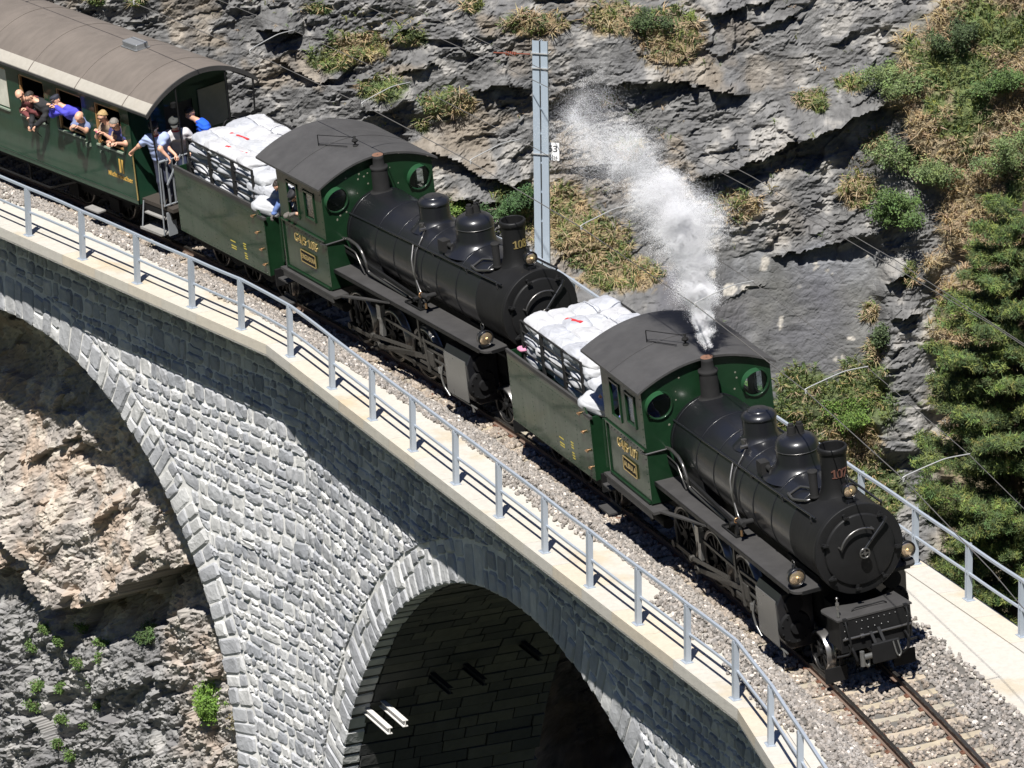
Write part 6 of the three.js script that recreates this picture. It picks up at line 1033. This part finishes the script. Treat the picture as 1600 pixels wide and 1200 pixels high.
person(CAR, 'man in light grey shirt, dark cap and sunglasses leaning on the platform gate', { seed: 8, hip: [4.45, 1.95, 0.45], chest: [4.62, 2.36, 0.56], head: [4.72, 2.66, 0.66], face: [0.7, -0.55, 0.45], right: [-0.5, 0, 0.85], lh: [4.9, 2.04, 0.42], rh: [4.86, 2.05, 0.8], le: [0.2, -0.8, -0.8], re: [0.2, -0.8, 0.8], shirt: [0.5, 0.48, 0.48], sleeve: 'short', collar: [0.4, 0.03, 0.04], hair: 'dark', hat: [0.03, 0.032, 0.03], glasses: true, trousers: [0.03, 0.04, 0.08], floor: FL });
person(CAR, 'person in bright blue jacket turned away at the far side of the carriage platform', { seed: 9, hip: [4.5, 1.85, -0.15], chest: [4.66, 2.36, -0.08], head: [4.5, 2.68, 0.12], face: [0.3, -0.3, -0.8], right: [0.9, 0, 0.35], lh: [4.86, 2.06, -0.3], rh: [4.82, 2.1, 0.2], shirt: [0.008, 0.09, 0.62], top: 'jacket', sleeve: 'long', hair: 'dark', floor: FL });
person(LOCO_B, 'dark haired man in blue work jacket leaning out behind the second cab', { seed: 10, hip: [-4.45, 2.15, 0.6], chest: [-4.52, 2.62, 0.98], head: [-4.62, 2.9, 1.16], face: [-0.15, -0.75, 0.6], right: [-0.85, 0.1, -0.1], lh: [-4.5, 2.2, 1.12], rh: [-4.86, 2.25, 1.24], le: [0.5, -1, 0], re: [-0.8, -0.5, 0.4], shirt: [0.1, 0.16, 0.36], top: 'jacket', sleeve: 'long', hair: 'dark', gloves: true, trousers: [0.05, 0.07, 0.12], floor: 1.31 });
person(LOCO_B, 'driver in dark cap, black waistcoat and red scarf at the second cab window', { seed: 11, hip: [-3.95, 2.1, 0.55], chest: [-3.96, 2.62, 0.95], head: [-3.95, 2.86, 1.16], face: [-0.1, -0.75, 0.6], right: [-0.9, 0, 0.1], lh: [-3.82, 2.56, 1.26], rh: [-4.12, 2.48, 1.26], le: [0.7, -0.3, 0.3], re: [-0.5, -0.8, 0.3], shirt: [0.65, 0.64, 0.62], vest: [0.015, 0.015, 0.017], collar: [0.45, 0.02, 0.02], sleeve: 'short', hair: 'dark', hat: [0.014, 0.014, 0.017], gloves: true, floor: 1.31 });
person(LOCO_A, 'crew member in blue shirt standing inside the front cab behind the side window', { seed: 12, hip: [-4.1, 2.1, 0.5], chest: [-4.05, 2.55, 0.78], head: [-4.0, 2.84, 0.86], face: [0.7, -0.2, 0.4], right: [-0.5, 0, 0.85], lh: [-3.7, 2.3, 0.5], rh: [-3.95, 2.2, 1.05], shirt: [0.14, 0.15, 0.42], sleeve: 'long', hair: 'dark', floor: 1.31 });
person(LOCO_A, 'person in blue denim bending over the tender behind the front cab', { seed: 13, hip: [-4.72, 2.35, 0.5], chest: [-4.98, 2.72, 0.62], head: [-5.2, 2.78, 0.45], face: [-0.8, -0.6, -0.2], right: [0.1, 0, -0.95], lh: [-5.25, 2.45, 0.95], rh: [-5.3, 2.5, 0.35], shirt: [0.09, 0.13, 0.3], top: 'jacket', sleeve: 'long', hair: 'dark', trousers: [0.08, 0.12, 0.26], floor: 1.45 });
// ================= catenary mast, sign and wires =================
{
  const zinc = mat([0.36, 0.42, 0.48], 0.5, { metalness: 0.2, roughnessMap: T.grime }), wireM = mat([0.09, 0.085, 0.08], 0.6), alu = mat([0.4, 0.4, 0.39], 0.5, { metalness: 0.3 }), H = 5.5;
  const mast = put(thing('catenary_mast', 'tall grey steel catenary mast on the far side of the track', 'mast'), frame(29.88, 0, 0).multiply(new M4().makeTranslation(0, -0.2, -3.62)).multiply(new M4().makeRotationY(0.75)));
  for (const s of [-1, 1]) part('channel', [box(0.14, H, 0.012, s * 0.085, H / 2, 0.055), box(0.012, H, 0.13, s * 0.021, H / 2, -0.006), box(0.012, H, 0.05, s * 0.15, H / 2, 0.03)], zinc, mast);
  for (const y of [5.25, 4.95, 3.2]) part('clamp', [box(0.37, 0.02, 0.02, 0, y, 0.08), box(0.02, 0.02, 0.2, 0.175, y, -0.01), box(0.02, 0.02, 0.2, -0.175, y, -0.01)], alu, mast);
  for (const y of [4.6, 4.1, 3.6, 3.0, 2.4, 1.8]) part('batten', box(0.1, 0.02, 0.1, 0, y, -0.02), zinc, mast);
  part('insulator', [...[0, 1, 2, 3, 4].map((i) => cyl(0.05, 0.05, 0.025, 'x', -0.5 - i * 0.045, 5.2, 0.06, 12)), rod([-0.2, 5.22, 0.06], [-0.95, 5.2, 0.06], 0.014)], mat([0.16, 0.045, 0.025], 0.25), mast);
  const sign = put(thing('kilometre_sign', 'small white kilometre sign with black digits half hidden behind the mast', 'sign'), frame(29.88, 0, 0).multiply(new M4().makeTranslation(0, 3.0, -3.62)).multiply(new M4().makeRotationY(0.75)).multiply(new M4().makeTranslation(0.12, 0, -0.16)));
  part('board', box(0.34, 0.36, 0.012, 0.02, 0, 0), mat([0.8, 0.8, 0.8], 0.5), sign);
  part('digits', [text('63', 0.13, 0.004).translate(0.06, 0.06, 0.006), text('0', 0.12, 0.004).translate(-0.05, -0.1, 0.006), text('16', 0.06, 0.004).translate(0.11, -0.12, 0.006)], BLACK, sign);
  part('bracket', box(0.2, 0.02, 0.1, -0.08, 0, -0.05), zinc, sign);
  // contact wire, pull-off wire and the arms between them
  const arms = [16.6, 21.3, 25.94, 30.5, 35.0, 39.7, 44.7, 49.7, 54.3], C = (s) => W(s, 0.68, 4.8), B = (s) => W(s - 0.35, -0.55, 4.95);
  const run = (name, label, f, ss, r) => { const g = []; for (let i = 0; i + 1 < ss.length; i++) g.push(rod(f(ss[i]).toArray(), f(ss[i + 1]).toArray(), r, 5)); tag(part(name, g, wireM, scene, true), label, 'wire'); };
  run('contact_wire', 'contact wire above the track, joined to the lower ends of the curved arms', C, [12, ...arms, 58.6, 62], 0.009);
  run('support_wire', 'thin wire joined to the upper ends of the curved arms', B, [12, ...arms, 58.6, 62], 0.007);
  run('feeder_wire', 'upper wire running past the insulator at the mast top', (s) => W(s, -1.6, 5.9 + (s - 29.9) ** 2 * 0.0012), [8, 14, 20, 25, 29.9, 36, 42, 48, 54, 60], 0.008);
  run('return_wire', 'wire running past the mast just below its top', (s) => W(s, -3.3, 4.6 + (s - 29.9) ** 2 * 0.0012), [8, 14, 20, 25, 29.9, 36, 42, 48, 54, 60], 0.008);
  for (const s of arms) {
    const a = C(s), b = B(s), m = a.clone().lerp(b, 0.6).add(V3(0, 0.1, 0));
    tag(part('steady_arm', [tube([a.clone().add(V3(0, -0.02, 0)), a.clone().add(V3(0, 0.05, 0)), m, b.clone().add(V3(0, 0.03, 0))], 0.0095, 20, 6), cyl(0.02, 0.02, 0.05, 'y', a.x, a.y - 0.01, a.z, 8)], alu, scene, true), 'thin curved pale arm holding the contact wire above the track', 'steady arm', 'curved arms along the contact wire');
  }
}
// ================= steam: a cloud of fine droplets =================
{
  const path = [[42.84, 3.95, 10.1, 0.09], [42.79, 4.17, 10.05, 0.16], [42.7, 4.49, 10.0, 0.24], [42.55, 4.85, 9.95, 0.36], [42.4, 5.27, 9.9, 0.46], [42.24, 5.74, 9.83, 0.66], [42.0, 6.06, 9.88, 0.72], [41.61, 6.48, 10.08, 0.7], [41.2, 6.98, 10.23, 0.75], [40.86, 7.3, 10.4, 0.85], [40.56, 7.35, 10.73, 0.85], [40.4, 7.75, 10.7, 0.75], [40.5, 8.2, 10.4, 0.6]];
  const dens = [21000, 20000, 17000, 13500, 10500, 8200, 5600, 3000, 1600, 1000, 750, 420, 150];   // droplets per unit of puff size
  const r = rng(4242), ms = [], q = new THREE.Quaternion(), e = new THREE.Euler(), g3 = () => (r() + r() + r() + r() - 2) * 0.87;
  for (let i = 0; i < path.length; i++) {
    const n = i < 4 ? 20 : i < 7 ? 18 : 16, b = path[Math.min(i + 1, path.length - 1)];
    for (let k = 0; k < n; k++) {
      const f = r(), rad = lerp(path[i][3], b[3], f), c = V3(lerp(path[i][0], b[0], f), lerp(path[i][1], b[1], f), lerp(path[i][2], b[2], f)).add(V3(g3() * rad * 0.6, g3() * rad * 0.45, g3() * rad * 0.6)), pr = rad * (0.3 + 0.4 * r()), wt = (0.4 + 1.2 * r()), N = dens[i] * wt * Math.pow(rad / 0.4, 2) * 0.3 * (i < 3 ? 0.85 : 1);
      for (let d = 0; d < N; d++) {
        const p = V3(g3(), g3(), g3()); const l = p.length(); p.multiplyScalar(pr * 0.85); const w = (s) => (fbm(c.x * 2 + p.x * s, c.y * 2 + p.y * s, c.z * 2 + p.z * s + 3, 2) - 0.5);
        p.x += w(4) * pr * 0.9; p.y += (fbm(p.x * 4 + 9, p.y * 4 + c.y, p.z * 4, 2) - 0.5) * pr * 0.8; p.add(c);
        const s = lerp(0.0036, 0.0024, Math.min(1, i / 7)) + r() * 0.0008; ms.push(new M4().compose(p, q, V3(s, s, s)));
      }
    }
  }
  console.log('droplets', ms.length);
  const o = inst('steam_cloud', fit(new THREE.OctahedronGeometry(1, 0)), mat([0.93, 0.93, 0.94], 1, { transmission: 0.5, thickness: 0 }), ms, null);
  tag(o, 'white steam drifting up from the cab front of the front locomotive', 'steam', null, 'stuff');
}
renderer.render(scene, camera);
